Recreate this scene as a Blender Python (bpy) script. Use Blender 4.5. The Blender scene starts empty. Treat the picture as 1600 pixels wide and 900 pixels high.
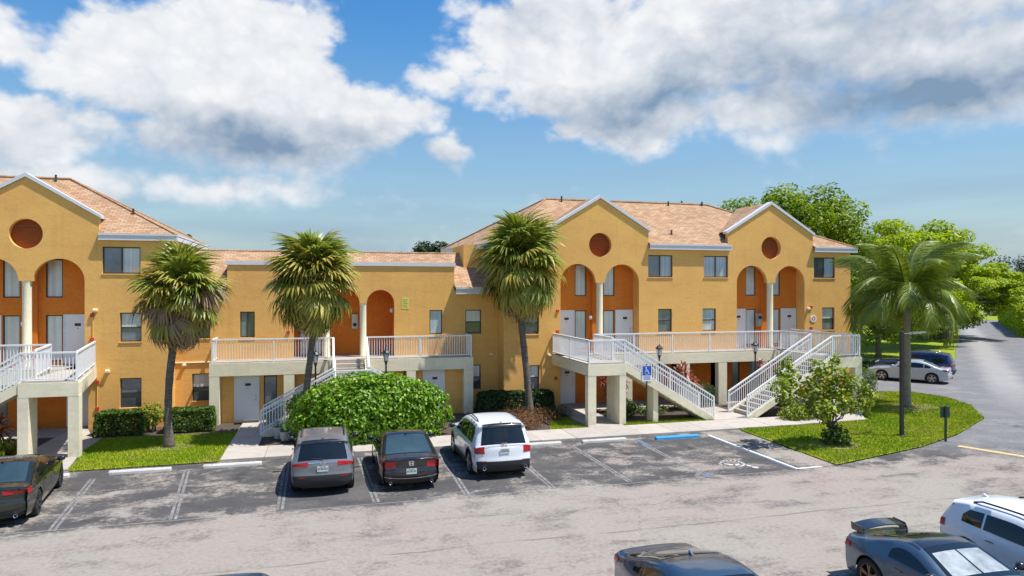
import bpy, bmesh, math, random
import numpy as np
from mathutils import Vector, Matrix, noise as mnoise
from mathutils.geometry import tessellate_polygon

SC = bpy.context.scene
COL = SC.collection
R = math.radians
PI = math.pi
random.seed(7)
RNG = np.random.default_rng(7)

# ------------------------------------------------------------------ camera
YAW = 15.216
cam_d = bpy.data.cameras.new("camera")
cam = bpy.data.objects.new("camera", cam_d)
COL.objects.link(cam)
cam.location = (0.0, -33.19, 6.1)
cam.rotation_euler = (R(90), 0, R(-YAW))
cam_d.sensor_width = 36.0
cam_d.lens = 24.0
cam_d.shift_y = 0.00125
cam_d.clip_start = 0.1
cam_d.clip_end = 4000
SC.camera = cam

# ------------------------------------------------------------------ exposure
SC.view_settings.view_transform = 'Standard'
SC.view_settings.look = 'None'
SC.view_settings.gamma = 1
EXPO = 0.85
SC.view_settings.exposure = EXPO
SC.cycles.use_denoising = True
SC.cycles.max_bounces = 6
SC.cycles.transparent_max_bounces = 4

# ------------------------------------------------------------------ sun
SUN_TO = Vector((0.42, -0.20, 1.0)).normalized()
sun_d = bpy.data.lights.new("sun", 'SUN')
sun_d.energy = 3.6
sun_d.angle = R(0.5)
sun_d.color = (1.0, 0.955, 0.89)
sun = bpy.data.objects.new("sun", sun_d)
COL.objects.link(sun)
sun.location = (30, -10, 60)
sun.rotation_euler = SUN_TO.to_track_quat('Z', 'Y').to_euler()
SUN_EL = math.asin(SUN_TO.z)
SUN_AZ = math.atan2(SUN_TO.x, SUN_TO.y)

# ------------------------------------------------------------------ world: sky with cumulus clouds
world = bpy.data.worlds.new("World")
SC.world = world
world.use_nodes = True


class NT:
    """tiny helper that writes shader nodes"""
    def __init__(s, tree):
        s.t = tree
        s.n = tree.nodes
        s.l = tree.links

    def node(s, kind, **kw):
        n = s.n.new(kind)
        for k, v in kw.items():
            setattr(n, k, v)
        return n

    def put(s, sock, v):
        if v is None:
            return
        if isinstance(v, bpy.types.NodeSocket):
            s.l.new(v, sock)
        else:
            if hasattr(sock, 'default_value'):
                try:
                    if isinstance(v, (tuple, list)) and len(v) == 3 and len(sock.default_value) == 4:
                        v = (*v, 1)
                except TypeError:
                    pass
                sock.default_value = v

    def m(s, op, a, b=None, c=None, clamp=False):
        n = s.node('ShaderNodeMath', operation=op, use_clamp=clamp)
        for i, v in enumerate((a, b, c)):
            s.put(n.inputs[i], v)
        return n.outputs[0]

    def vm(s, op, a, b=None, scale=None):
        n = s.node('ShaderNodeVectorMath', operation=op)
        s.put(n.inputs[0], a)
        if b is not None:
            s.put(n.inputs[1], b)
        if scale is not None:
            s.put(n.inputs['Scale'], scale)
        return n.outputs['Value'] if op in ('LENGTH', 'DOT_PRODUCT') else n.outputs['Vector']

    def noise(s, vec, scale, detail=4, rough=0.5, dist=0.0, color=False):
        n = s.node('ShaderNodeTexNoise')
        s.put(n.inputs['Vector'], vec)
        n.inputs['Scale'].default_value = scale
        n.inputs['Detail'].default_value = detail
        n.inputs['Roughness'].default_value = rough
        n.inputs['Distortion'].default_value = dist
        return n.outputs['Color'] if color else n.outputs['Fac']

    def vor(s, vec, scale, feature='F1', out='Distance', detail=0.0):
        n = s.node('ShaderNodeTexVoronoi', feature=feature)
        s.put(n.inputs['Vector'], vec)
        n.inputs['Scale'].default_value = scale
        if 'Detail' in n.inputs:
            n.inputs['Detail'].default_value = detail
        return n.outputs[out]

    def map(s, v, a, b, c=0.0, d=1.0, smooth=False):
        n = s.node('ShaderNodeMapRange')
        if smooth:
            n.interpolation_type = 'SMOOTHSTEP'
        s.put(n.inputs[0], v)
        for i, q in enumerate((a, b, c, d)):
            s.put(n.inputs[1 + i], q)
        return n.outputs[0]

    def mix(s, f, a, b, mode='MIX'):
        n = s.node('ShaderNodeMix', data_type='RGBA', blend_type=mode)
        s.put(n.inputs[0], f)
        s.put(n.inputs[6], a)
        s.put(n.inputs[7], b)
        return n.outputs[2]

    def sep(s, v):
        n = s.node('ShaderNodeSeparateXYZ')
        s.put(n.inputs[0], v)
        return n.outputs

    def comb(s, x, y, z):
        n = s.node('ShaderNodeCombineXYZ')
        for i, q in enumerate((x, y, z)):
            s.put(n.inputs[i], q)
        return n.outputs[0]

    def hsv(s, col, h=0.5, sat=1.0, v=1.0):
        n = s.node('ShaderNodeHueSaturation')
        s.put(n.inputs['Hue'], h)
        s.put(n.inputs['Saturation'], sat)
        s.put(n.inputs['Value'], v)
        s.put(n.inputs['Color'], col)
        return n.outputs[0]


def build_sky():
    g = NT(world.node_tree)
    for n in list(g.n):
        g.n.remove(n)
    out = g.node('ShaderNodeOutputWorld')
    bg = g.node('ShaderNodeBackground')
    SKY_S = 0.10
    bg.inputs['Strength'].default_value = SKY_S
    g.l.new(bg.outputs[0], out.inputs[0])
    sky = g.node('ShaderNodeTexSky')
    sky.sky_type = 'NISHITA'
    sky.sun_disc = False
    sky.sun_elevation = SUN_EL
    sky.sun_rotation = SUN_AZ
    sky.air_density = 1.35
    sky.dust_density = 0.6
    sky.ozone_density = 2.6
    skyc = g.hsv(sky.outputs[0], 0.505, 1.45, 0.84)
    tc = g.node('ShaderNodeTexCoord')
    rot = g.node('ShaderNodeVectorRotate', rotation_type='Z_AXIS')
    g.l.new(tc.outputs['Generated'], rot.inputs['Vector'])
    rot.inputs['Angle'].default_value = R(YAW)
    p0 = rot.outputs[0]
    # domain warp so that the cloud masses get ragged outlines
    wv = g.vm('SUBTRACT', g.noise(p0, 5.0, 5, 0.55, color=True), (0.5, 0.5, 0.5))
    p = g.vm('ADD', p0, g.vm('SCALE', wv, scale=0.09))

    def blobs(lst, pos):
        acc = None
        for (u, v, ru, rv, w) in lst:
            d = Vector(((u - 800) / 1067, 1.0, (452 - v) / 1067))
            L = d.length
            d /= L
            q = g.vm('MULTIPLY', g.vm('SUBTRACT', pos, tuple(d)), (1067 * L / ru, 0.0, 1067 * L / rv))
            ln = g.vm('LENGTH', q)
            b = g.m('MULTIPLY', g.m('MAXIMUM', g.m('SUBTRACT', 1.0, ln), 0.0), w)
            acc = b if acc is None else g.m('MAXIMUM', acc, b)
        return acc
    big = [(345, 135, 290, 165, 1.25), (430, 75, 150, 110, 1.0), (160, 95, 190, 75, 0.8), (0, 70, 130, 110, 0.85),
           (560, 190, 200, 95, 1.05), (690, 236, 85, 36, 1.0), (380, 215, 330, 85, 1.0), (40, 215, 140, 110, 1.0), (335, 290, 200, 45, 0.95),
           (100, 270, 160, 70, 0.9),
           (900, 90, 280, 160, 1.05), (1100, 90, 300, 160, 1.15), (1330, 70, 340, 150, 1.1), (1550, 100, 280, 150, 1.2),
           (1000, 190, 250, 65, 0.95), (1250, 165, 290, 75, 1.0), (700, 130, 120, 55, 0.5), (590, 15, 130, 50, 0.35),
           (900, 212, 150, 30, 0.6), (760, 20, 160, 60, 0.5), (1550, -60, 500, 160, 0.9), (1060, -60, 500, 160, 0.8),
           (-300, 150, 300, 140, 0.9), (1950, 130, 330, 150, 0.9), (-700, 250, 300, 110, 0.7), (2400, 250, 300, 110, 0.7)]
    gray = [(420, 228, 330, 66, 0.95), (570, 244, 240, 44, 0.6), (250, 205, 160, 60, 0.5), (40, 285, 160, 40, 0.25),
            (1440, 140, 400, 90, 1.15), (1010, 170, 270, 70, 0.85), (1220, 130, 280, 90, 0.8), (1100, 85, 160, 45, 0.35), (860, 25, 160, 50, 0.35),
            (1380, 35, 330, 90, 0.55), (1950, 170, 330, 80, 0.9), (-300, 210, 300, 80, 0.9)]
    B = blobs(big, p)
    S = blobs(gray, g.vm('ADD', p0, g.vm('SCALE', wv, scale=0.13)))
    pz = g.vm('MULTIPLY', p0, (1.0, 1.0, 1.35))

    def detail(vec):
        a = g.noise(vec, 6.5, 9, 0.56, 0.25)
        b = g.vor(vec, 17.0, 'SMOOTH_F1' if False else 'F1', detail=3.0)
        return g.m('ADD', a, g.m('MULTIPLY', g.m('SUBTRACT', 0.45, b), 0.22))
    st2 = g.noise(g.vm('MULTIPLY', p0, (1.0, 1.0, 2.6)), 4.5, 7, 0.6)
    n1 = detail(pz)
    n2 = detail(g.vm('ADD', pz, (0.012, 0.0, 0.028)))
    dens = g.m('ADD', B, g.m('MULTIPLY', g.m('SUBTRACT', n1, 0.55), 1.35))
    soft = g.m('MAXIMUM', g.map(g.sep(p0)[0], 0.10, 0.5, 0.0, 1.0, True), g.map(g.sep(p0)[2], 0.24, 0.14, 0.0, 0.8, True))
    cov = g.map(dens, g.m('SUBTRACT', 0.02, g.m('MULTIPLY', soft, 0.10)), g.m('ADD', 0.30, g.m('MULTIPLY', soft, 0.25)), 0, 1, True)
    emb = g.m('MULTIPLY', g.m('SUBTRACT', n2, n1), 1.15)
    sh = g.m('ADD', g.m('MULTIPLY', S, 1.3), emb)
    sh = g.m('ADD', sh, g.m('MULTIPLY', g.m('SUBTRACT', n1, 0.5), 0.25))
    sh = g.m('ADD', sh, g.m('MULTIPLY', S, g.m('MULTIPLY', g.m('SUBTRACT', st2, 0.5), 1.3)))
    sh = g.map(sh, 0.03, 1.34, 0.0, 1.0)
    k = 1.0 / (SKY_S * 2 ** EXPO)
    white = tuple(k * c for c in (0.93, 0.94, 0.96))
    grey = tuple(k * c for c in (0.225, 0.335, 0.485))
    puff = g.vor(g.vm('ADD', pz, g.vm('SCALE', wv, scale=0.12)), 26.0, 'F1', detail=2.0)
    sh = g.m('ADD', sh, g.m('MULTIPLY', g.m('SUBTRACT', puff, 0.46), 0.24), clamp=True)
    cc = g.mix(sh, white, grey)
    # thin veil near the horizon and under the right-hand cloud bank
    z = g.sep(p0)[2]
    x = g.sep(p0)[0]
    veil = g.m('MULTIPLY', g.map(z, 0.0, 0.40, 1.0, 0.0, True), 0.85)
    st = g.noise(g.vm('MULTIPLY', p0, (1.2, 1.2, 9.0)), 3.0, 5, 0.5)
    veil = g.m('MULTIPLY', veil, g.map(st, 0.25, 0.75, 0.65, 1.1))
    rightv = g.m('MULTIPLY', g.map(x, -0.12, 0.35, 0.0, 0.5, True), g.map(z, 0.6, 0.1, 0.0, 1.0))
    veil = g.m('MAXIMUM', veil, rightv)
    vcol = tuple(k * c for c in (0.29, 0.43, 0.60))
    base = g.mix(veil, skyc, vcol)
    col = g.mix(cov, base, cc)
    # below the horizon: plain ground tone
    col = g.mix(g.map(z, -0.03, 0.0, 1.0, 0.0), col, tuple(k * c for c in (0.22, 0.22, 0.2)))
    g.l.new(col, bg.inputs['Color'])


build_sky()

# ------------------------------------------------------------------ materials
MATS = {}


def newmat(name):
    m = bpy.data.materials.new(name)
    m.use_nodes = True
    g = NT(m.node_tree)
    b = m.node_tree.nodes['Principled BSDF']
    MATS[name] = m
    return m, g, b


def setp(b, **kw):
    for k, v in kw.items():
        if k in b.inputs:
            s = b.inputs[k]
            if isinstance(v, tuple) and len(v) == 3 and len(s.default_value) == 4:
                v = (*v, 1)
            s.default_value = v


def bump(g, b, h, strength=0.3, dist=0.02):
    n = g.node('ShaderNodeBump')
    n.inputs['Strength'].default_value = strength
    n.inputs['Distance'].default_value = dist
    g.l.new(h, n.inputs['Height'])
    g.l.new(n.outputs[0], b.inputs['Normal'])


def objco(g):
    n = g.node('ShaderNodeNewGeometry')
    return n.outputs['Position']


def simple(name, col, rough=0.6, metal=0.0, var=0.10, scale=3.0, bumps=0.0, coat=0.0, spec=0.5):
    m, g, b = newmat(name)
    P = objco(g)
    n = g.noise(P, scale, 5, 0.6)
    c = g.hsv(col if isinstance(col, bpy.types.NodeSocket) else (*col, 1), 0.5, 1.0, g.map(n, 0.2, 0.8, 1 - var, 1 + var))
    g.l.new(c, b.inputs['Base Color'])
    setp(b, Roughness=rough, Metallic=metal)
    b.inputs['Coat Weight'].default_value = coat
    b.inputs['Specular IOR Level'].default_value = spec
    if bumps:
        bump(g, b, g.noise(P, scale * 14, 3, 0.6), bumps, 0.01)
    return m


def stucco(name, col, stain=0.25):
    m, g, b = newmat(name)
    P = objco(g)
    big = g.noise(P, 0.55, 5, 0.6)
    streak = g.noise(g.vm('MULTIPLY', P, (1.0, 1.0, 3.2)), 0.8, 6, 0.65)
    fine = g.noise(P, 9.0, 4, 0.6)
    v = g.m('ADD', g.map(big, 0.25, 0.75, -0.06, 0.06), g.map(fine, 0.2, 0.8, -0.05, 0.05))
    v = g.m('ADD', v, g.map(streak, 0.5, 0.85, 0.02, -stain * 0.6))
    rain = g.map(g.noise(g.vm('MULTIPLY', P, (2.6, 2.6, 0.22)), 1.3, 6, 0.62), 0.55, 0.80, 0.0, -stain * 0.55)
    v = g.m('ADD', v, rain)
    pz = g.sep(P)[2]
    base = g.m('MULTIPLY', g.map(pz, 0.9, 0.1, 0.0, 1.0, True), g.map(g.noise(P, 3.0, 5, 0.7), 0.35, 0.7, 0.0, -0.30))
    v = g.m('ADD', v, base)
    c = g.hsv((*col, 1), g.map(big, 0.2, 0.8, 0.493, 0.507), g.map(fine, 0.2, 0.8, 1.03, 0.95), g.m('ADD', 1.0, v))
    g.l.new(c, b.inputs['Base Color'])
    setp(b, Roughness=0.9)
    b.inputs['Specular IOR Level'].default_value = 0.2
    h = g.m('ADD', g.m('MULTIPLY', g.noise(g.vm('MULTIPLY', P, (1, 1, 2.0)), 4.0, 4, 0.6), 1.0), g.m('MULTIPLY', g.noise(P, 38.0, 3, 0.6), 0.35))
    bump(g, b, h, 0.32, 0.02)
    return m


M_STUCCO = stucco('stucco_gold', (0.79, 0.445, 0.13))
M_ORANGE = stucco('stucco_orange', (0.70, 0.205, 0.026), 0.12)
M_BROWN = stucco('stucco_ring_brown', (0.30, 0.075, 0.02), 0.1)
M_CREAM = stucco('stucco_cream', (0.80, 0.73, 0.53), 0.25)
M_CREAMCOL = stucco('column_cream', (0.78, 0.72, 0.52), 0.1)
M_TRIM = simple('white_trim', (0.66, 0.68, 0.72), 0.5, var=0.05)
M_WHITE = simple('white_rail_paint', (0.80, 0.81, 0.81), 0.5, var=0.10, scale=6)
M_DOOR = simple('white_door_paint', (0.78, 0.78, 0.80), 0.45, var=0.04, scale=1.2)
M_FRAME = simple('dark_bronze_frame', (0.06, 0.055, 0.05), 0.45)
M_BLACK = simple('black_metal', (0.018, 0.018, 0.02), 0.45)
M_PLASTIC = simple('black_plastic', (0.022, 0.022, 0.024), 0.65, var=0.15)
M_RUBBER = simple('tyre_rubber', (0.02, 0.02, 0.02), 0.85, var=0.2, scale=9)
M_MAT = simple('dark_door_mat', (0.03, 0.025, 0.02), 0.95)
M_RED = simple('red_alarm', (0.55, 0.06, 0.03), 0.5)
M_LAMPGLASS = simple('lamp_glass', (0.75, 0.75, 0.70), 0.25, coat=0.3)
M_GREENMETAL = simple('dark_green_metal', (0.012, 0.035, 0.022), 0.5)
M_SIGNGREEN = simple('sign_back_green', (0.03, 0.085, 0.06), 0.6)
M_YELLOW = simple('yellow_sign', (0.72, 0.66, 0.13), 0.6)
M_YELLOWINK = simple('yellow_sign_ink', (0.35, 0.30, 0.05), 0.6)
M_BLUEPAINT = simple('blue_kerb_paint', (0.015, 0.30, 0.62), 0.55, var=0.12, scale=6, bumps=0.2)
M_BLUESIGN = simple('blue_sign', (0.01, 0.10, 0.50), 0.5)
M_SIGNWHITE = simple('sign_white', (0.8, 0.8, 0.8), 0.5)
M_SIGNRED = simple('sign_red', (0.6, 0.05, 0.03), 0.5)
M_CHROME = simple('chrome', (0.78, 0.78, 0.80), 0.18, metal=1.0, var=0.02)
M_STEEL = simple('brushed_alloy', (0.50, 0.50, 0.52), 0.32, metal=1.0)
M_DARKALLOY = simple('dark_alloy', (0.07, 0.07, 0.075), 0.35, metal=0.8)
M_BRONZEALLOY = simple('bronze_alloy', (0.22, 0.15, 0.095), 0.35, metal=0.9)
M_TAIL = simple('tail_light_red', (0.42, 0.004, 0.010), 0.25, coat=0.35, var=0.2, scale=20)
M_HEAD = simple('head_light_lens', (0.55, 0.57, 0.60), 0.1, coat=1.0, var=0.15, scale=20)
M_AMBER = simple('amber_marker', (0.7, 0.22, 0.02), 0.2, coat=1.0)
M_PLATE = simple('licence_plate', (0.62, 0.66, 0.64), 0.5)
M_PLATEINK = simple('licence_plate_ink', (0.08, 0.16, 0.12), 0.5)
M_SHADE = simple('sunshade_foil', (0.36, 0.40, 0.40), 0.3, metal=0.3, var=0.5, scale=4.0)
M_TRUNKP = None


def concrete(name, col, dark=0.25):
    m, g, b = newmat(name)
    P = objco(g)
    big = g.noise(P, 0.7, 6, 0.65)
    fine = g.noise(P, 22.0, 3, 0.6)
    st = g.map(g.noise(P, 1.9, 5, 0.7, 0.6), 0.52, 0.75, 0.0, dark)
    v = g.m('SUBTRACT', g.m('ADD', g.map(big, 0.25, 0.75, 0.86, 1.1), g.map(fine, 0.2, 0.8, -0.05, 0.05)), st)
    oi = g.node('ShaderNodeObjectInfo')
    v = g.m('MULTIPLY', v, g.map(oi.outputs['Random'], 0, 1, 0.92, 1.06))
    g.l.new(g.hsv((*col, 1), 0.5, 1.0, v), b.inputs['Base Color'])
    setp(b, Roughness=0.9)
    b.inputs['Specular IOR Level'].default_value = 0.2
    bump(g, b, fine, 0.3, 0.01)
    return m


M_CONC = concrete('sidewalk_concrete', (0.44, 0.40, 0.35))
M_STEP = concrete('step_concrete', (0.42, 0.38, 0.33), 0.3)
M_STOP = concrete('wheel_stop_paint', (0.62, 0.60, 0.56), 0.35)
M_POT = concrete('white_pot', (0.5, 0.5, 0.47), 0.3)


def glassmat(name, col, rough=0.08, blind=False, coat=1.0):
    m, g, b = newmat(name)
    P = objco(g)
    if blind:
        w = g.noise(g.vm('MULTIPLY', P, (9.0, 9.0, 0.15)), 1.0, 3, 0.5)
        big = g.noise(P, 0.6, 3, 0.5)
        v = g.m('MULTIPLY', g.map(w, 0.3, 0.7, 0.82, 1.12), g.map(big, 0.3, 0.7, 0.8, 1.15))
    else:
        v = g.map(g.noise(P, 0.8, 4, 0.6), 0.25, 0.75, 0.6, 1.4)
    g.l.new(g.hsv((*col, 1), 0.5, 1.0, v), b.inputs['Base Color'])
    setp(b, Roughness=rough)
    b.inputs['Coat Weight'].default_value = coat
    b.inputs['Coat Roughness'].default_value = 0.03
    return m


M_GLASSDARK = glassmat('window_glass_dark', (0.075, 0.095, 0.11))
M_GLASSMID = glassmat('window_glass_screened', (0.16, 0.20, 0.23))
M_BLIND = glassmat('window_blind_pale', (0.62, 0.67, 0.68), 0.2, True)
M_CURTAIN = glassmat('window_curtain_blue', (0.42, 0.52, 0.60), 0.2, True)
M_CARGLASS = glassmat('car_glass', (0.010, 0.012, 0.012), 0.03)
M_CARGLASS2 = glassmat('car_glass_tint_blue', (0.035, 0.06, 0.068), 0.03)
for q_ in (M_CARGLASS, M_CARGLASS2):
    q_.node_tree.nodes['Principled BSDF'].inputs['IOR'].default_value = 1.5
    q_.node_tree.nodes['Principled BSDF'].inputs['Coat Weight'].default_value = 0.35


def paint(name, col, metallic=0.0, rough=0.32, flake=0.0):
    m, g, b = newmat(name)
    P = objco(g)
    n = g.noise(P, 2.0, 4, 0.6)
    dust = g.noise(P, 30.0, 3, 0.7)
    v = g.m('MULTIPLY', g.map(n, 0.3, 0.7, 0.95, 1.05), g.map(dust, 0.3, 0.7, 0.97, 1.03))
    g.l.new(g.hsv((*col, 1), 0.5, 1.0, v), b.inputs['Base Color'])
    setp(b, Metallic=metallic)
    g.l.new(g.map(dust, 0.3, 0.75, rough - 0.05, rough + 0.09), b.inputs['Roughness'])
    b.inputs['Coat Weight'].default_value = 1.0
    b.inputs['Coat Roughness'].default_value = 0.05
    return m


M_PSILVER = paint('paint_silver_grey', (0.19, 0.20, 0.215), 0.35, 0.36)
M_PBLACKC = paint('paint_dark_grey', (0.014, 0.014, 0.016), 0.2, 0.28)
M_PWHITE = paint('paint_white', (0.74, 0.77, 0.80), 0.0, 0.35)
M_PWHITE2 = paint('paint_pearl_white', (0.74, 0.77, 0.80), 0.0, 0.35)
M_PGREENBLK = paint('paint_olive_black', (0.020, 0.023, 0.017), 0.4, 0.3)
M_PBLUEGREY = paint('paint_blue_grey', (0.045, 0.085, 0.135), 0.6, 0.36)
M_PSLATE = paint('paint_slate_blue', (0.062, 0.105, 0.155), 0.5, 0.36)
M_PSILV2 = paint('paint_bright_silver', (0.40, 0.45, 0.51), 0.35, 0.36)
M_PNAVY = paint('paint_navy', (0.02, 0.026, 0.10), 0.5, 0.3)
M_PBLACKG = paint('paint_gloss_black', (0.012, 0.012, 0.013), 0.0, 0.25)


def shingles():
    m, g, b = newmat('roof_shingles')
    P = objco(g)
    x, y, z = g.sep(P)
    # courses follow height; tabs follow whichever horizontal axis runs along the slope
    N = g.node('ShaderNodeNewGeometry').outputs['True Normal']
    nx, ny, nz = g.sep(N)
    useY = g.m('GREATER_THAN', g.m('ABSOLUTE', nx), g.m('ABSOLUTE', ny))
    along = g.m('ADD', g.m('MULTIPLY', x, g.m('SUBTRACT', 1.0, useY)), g.m('MULTIPLY', y, useY))
    uv = g.comb(along, g.m('MULTIPLY', z, 1.75), 0.0)
    br = g.node('ShaderNodeTexBrick')
    g.l.new(uv, br.inputs['Vector'])
    br.offset = 0.5
    br.inputs['Scale'].default_value = 1.0
    br.inputs['Brick Width'].default_value = 0.30
    br.inputs['Row Height'].default_value = 0.145
    br.inputs['Mortar Size'].default_value = 0.010
    br.inputs['Mortar Smooth'].default_value = 0.3
    br.inputs['Bias'].default_value = 0.0
    br.inputs['Color1'].default_value = (0.36, 0.212, 0.118, 1)
    br.inputs['Color2'].default_value = (0.50, 0.335, 0.208, 1)
    br.inputs['Mortar'].default_value = (0.20, 0.11, 0.07, 1)
    big = g.noise(P, 0.5, 5, 0.6)
    blot = g.noise(g.vm('MULTIPLY', P, (2.2, 2.2, 5.0)), 1.0, 4, 0.7)
    c = g.hsv(br.outputs['Color'], g.map(blot, 0.3, 0.7, 0.496, 0.504), g.map(blot, 0.3, 0.7, 1.06, 0.9), g.map(big, 0.25, 0.75, 0.85, 1.12))
    g.l.new(c, b.inputs['Base Color'])
    setp(b, Roughness=0.95)
    b.inputs['Specular IOR Level'].default_value = 0.15
    h = g.m('ADD', br.outputs['Fac'], g.m('MULTIPLY', g.noise(P, 40, 2), -0.5))
    n = g.node('ShaderNodeBump')
    n.invert = True
    n.inputs['Strength'].default_value = 0.5
    n.inputs['Distance'].default_value = 0.02
    g.l.new(h, n.inputs['Height'])
    g.l.new(n.outputs[0], b.inputs['Normal'])
    return m


M_ROOF = shingles()


def leafmat(name, c1, c2, c3=None, rough=0.45, trans=0.25, spec=0.4):
    m, g, b = newmat(name)
    geo = g.node('ShaderNodeNewGeometry')
    r = geo.outputs['Random Per Island']
    P = geo.outputs['Position']
    n = g.noise(P, 0.9, 4, 0.6)
    f = g.m('ADD', g.m('MULTIPLY', r, 0.65), g.map(n, 0.25, 0.75, -0.1, 0.45), clamp=True)
    c = g.mix(f, (*c1, 1), (*c2, 1))
    if c3:
        c = g.mix(g.m('GREATER_THAN', r, 0.93), c, (*c3, 1))
    g.l.new(c, b.inputs['Base Color'])
    setp(b, Roughness=rough)
    b.inputs['Specular IOR Level'].default_value = spec
    tr = g.node('ShaderNodeBsdfTranslucent')
    g.l.new(g.hsv(c, 0.49, 1.1, 1.3), tr.inputs['Color'])
    mx = g.node('ShaderNodeMixShader')
    mx.inputs[0].default_value = trans
    g.l.new(b.outputs[0], mx.inputs[1])
    g.l.new(tr.outputs[0], mx.inputs[2])
    out = [q for q in g.n if q.type == 'OUTPUT_MATERIAL'][0]
    g.l.new(mx.outputs[0], out.inputs[0])
    return m


M_LBUSH = leafmat('leaf_glossy_green', (0.075, 0.19, 0.008), (0.22, 0.40, 0.02), (0.34, 0.46, 0.04), 0.42, 0.3, 0.45)
M_LHEDGE = leafmat('leaf_hedge', (0.035, 0.085, 0.012), (0.11, 0.18, 0.02), (0.2, 0.24, 0.03), 0.4)
M_LHEDGED = leafmat('leaf_dark_hedge', (0.015, 0.045, 0.012), (0.05, 0.10, 0.022), None, 0.4)
M_LLIME = leafmat('leaf_lime', (0.12, 0.19, 0.012), (0.30, 0.36, 0.02), (0.45, 0.42, 0.03), 0.4)
M_LOLIVE = leafmat('leaf_olive_tree', (0.09, 0.155, 0.012), (0.30, 0.37, 0.03), (0.46, 0.44, 0.04), 0.5)
M_LTREED = leafmat('leaf_tree_green', (0.075, 0.155, 0.008), (0.26, 0.36, 0.018), (0.34, 0.40, 0.02), 0.5, 0.35)
M_LTREEY = leafmat('leaf_tree_yellow_green', (0.155, 0.27, 0.007), (0.42, 0.52, 0.014), (0.50, 0.54, 0.02), 0.5, 0.4)
M_LFAR = leafmat('leaf_far_dark', (0.02, 0.04, 0.018), (0.05, 0.085, 0.03), None, 0.6)
M_LRED = leafmat('leaf_red_cordyline', (0.22, 0.055, 0.035), (0.42, 0.17, 0.10), (0.50, 0.25, 0.16), 0.4)
M_LREDDARK = leafmat('leaf_dark_red', (0.09, 0.015, 0.02), (0.24, 0.07, 0.06), None, 0.4)
M_LCROTON = leafmat('leaf_rust_groundcover', (0.13, 0.055, 0.025), (0.26, 0.13, 0.05), (0.12, 0.17, 0.03), 0.6)
M_LPALM = leafmat('palm_leaf_green', (0.125, 0.18, 0.022), (0.38, 0.42, 0.08), None, 0.4, 0.25)
M_LPALMY = leafmat('palm_leaf_olive', (0.24, 0.23, 0.03), (0.50, 0.43, 0.09), None, 0.5, 0.25)
M_LPALMD = leafmat('palm_leaf_dead', (0.17, 0.115, 0.065), (0.42, 0.30, 0.19), None, 0.8, 0.15)
M_LQUEEN = leafmat('queen_palm_leaf', (0.085, 0.145, 0.014), (0.28, 0.35, 0.045), None, 0.4, 0.2, 0.5)
M_BARK = simple('tree_bark', (0.14, 0.115, 0.09), 0.95, var=0.35, scale=5, bumps=0.6)
def ringbark(name, col, sc):
    m, g, b = newmat(name)
    P = objco(g)
    n = g.noise(g.vm('MULTIPLY', P, (1.2, 1.2, sc)), 2.2, 5, 0.7)
    f = g.noise(P, 14.0, 4, 0.7)
    g.l.new(g.hsv((*col, 1), 0.5, 1.0, g.m('MULTIPLY', g.map(n, 0.3, 0.7, 0.45, 1.5), g.map(f, 0.25, 0.75, 0.7, 1.25))), b.inputs['Base Color'])
    setp(b, Roughness=0.95)
    bump(g, b, g.m('ADD', n, g.m('MULTIPLY', f, 0.4)), 1.0, 0.04)
    return m


M_PALMBARK = ringbark('palm_bark', (0.15, 0.125, 0.105), 7.0)
M_QUEENBARK = simple('queen_palm_bark', (0.26, 0.225, 0.17), 0.9, var=0.3, scale=5, bumps=0.5)
M_RACHIS = simple('palm_rachis', (0.28, 0.27, 0.09), 0.6)
M_MULCH = simple('mulch', (0.075, 0.055, 0.042), 0.95, var=0.5, scale=11, bumps=1.0)
M_DIRT = simple('sandy_soil', (0.36, 0.29, 0.20), 0.95, var=0.25, scale=5, bumps=0.6)


def lawnmat(name, blade=False):
    m, g, b = newmat(name)
    geo = g.node('ShaderNodeNewGeometry')
    P = geo.outputs['Position']
    big = g.noise(P, 0.35, 5, 0.62)
    mid = g.noise(P, 1.7, 4, 0.6)
    f = g.m('ADD', g.map(big, 0.35, 0.68, 0.0, 0.75), g.map(mid, 0.3, 0.7, -0.15, 0.3), clamp=True)
    c = g.mix(f, (0.17, 0.28, 0.008, 1), (0.36, 0.38, 0.028, 1))
    c = g.mix(g.map(g.noise(P, 0.8, 5, 0.7), 0.54, 0.70, 0.0, 0.65), c, (0.42, 0.33, 0.10, 1))
    if blade:
        c = g.hsv(c, 0.5, 1.0, g.map(geo.outputs['Random Per Island'], 0, 1, 0.75, 1.3))
    else:
        c = g.hsv(c, 0.5, 1.0, g.map(g.noise(P, 30, 3, 0.7), 0.25, 0.75, 0.6, 1.1))
    g.l.new(c, b.inputs['Base Color'])
    setp(b, Roughness=0.85)
    b.inputs['Specular IOR Level'].default_value = 0.15
    return m


M_LAWN = lawnmat('lawn_soil_grass')
M_BLADE = lawnmat('grass_blades', True)


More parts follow.
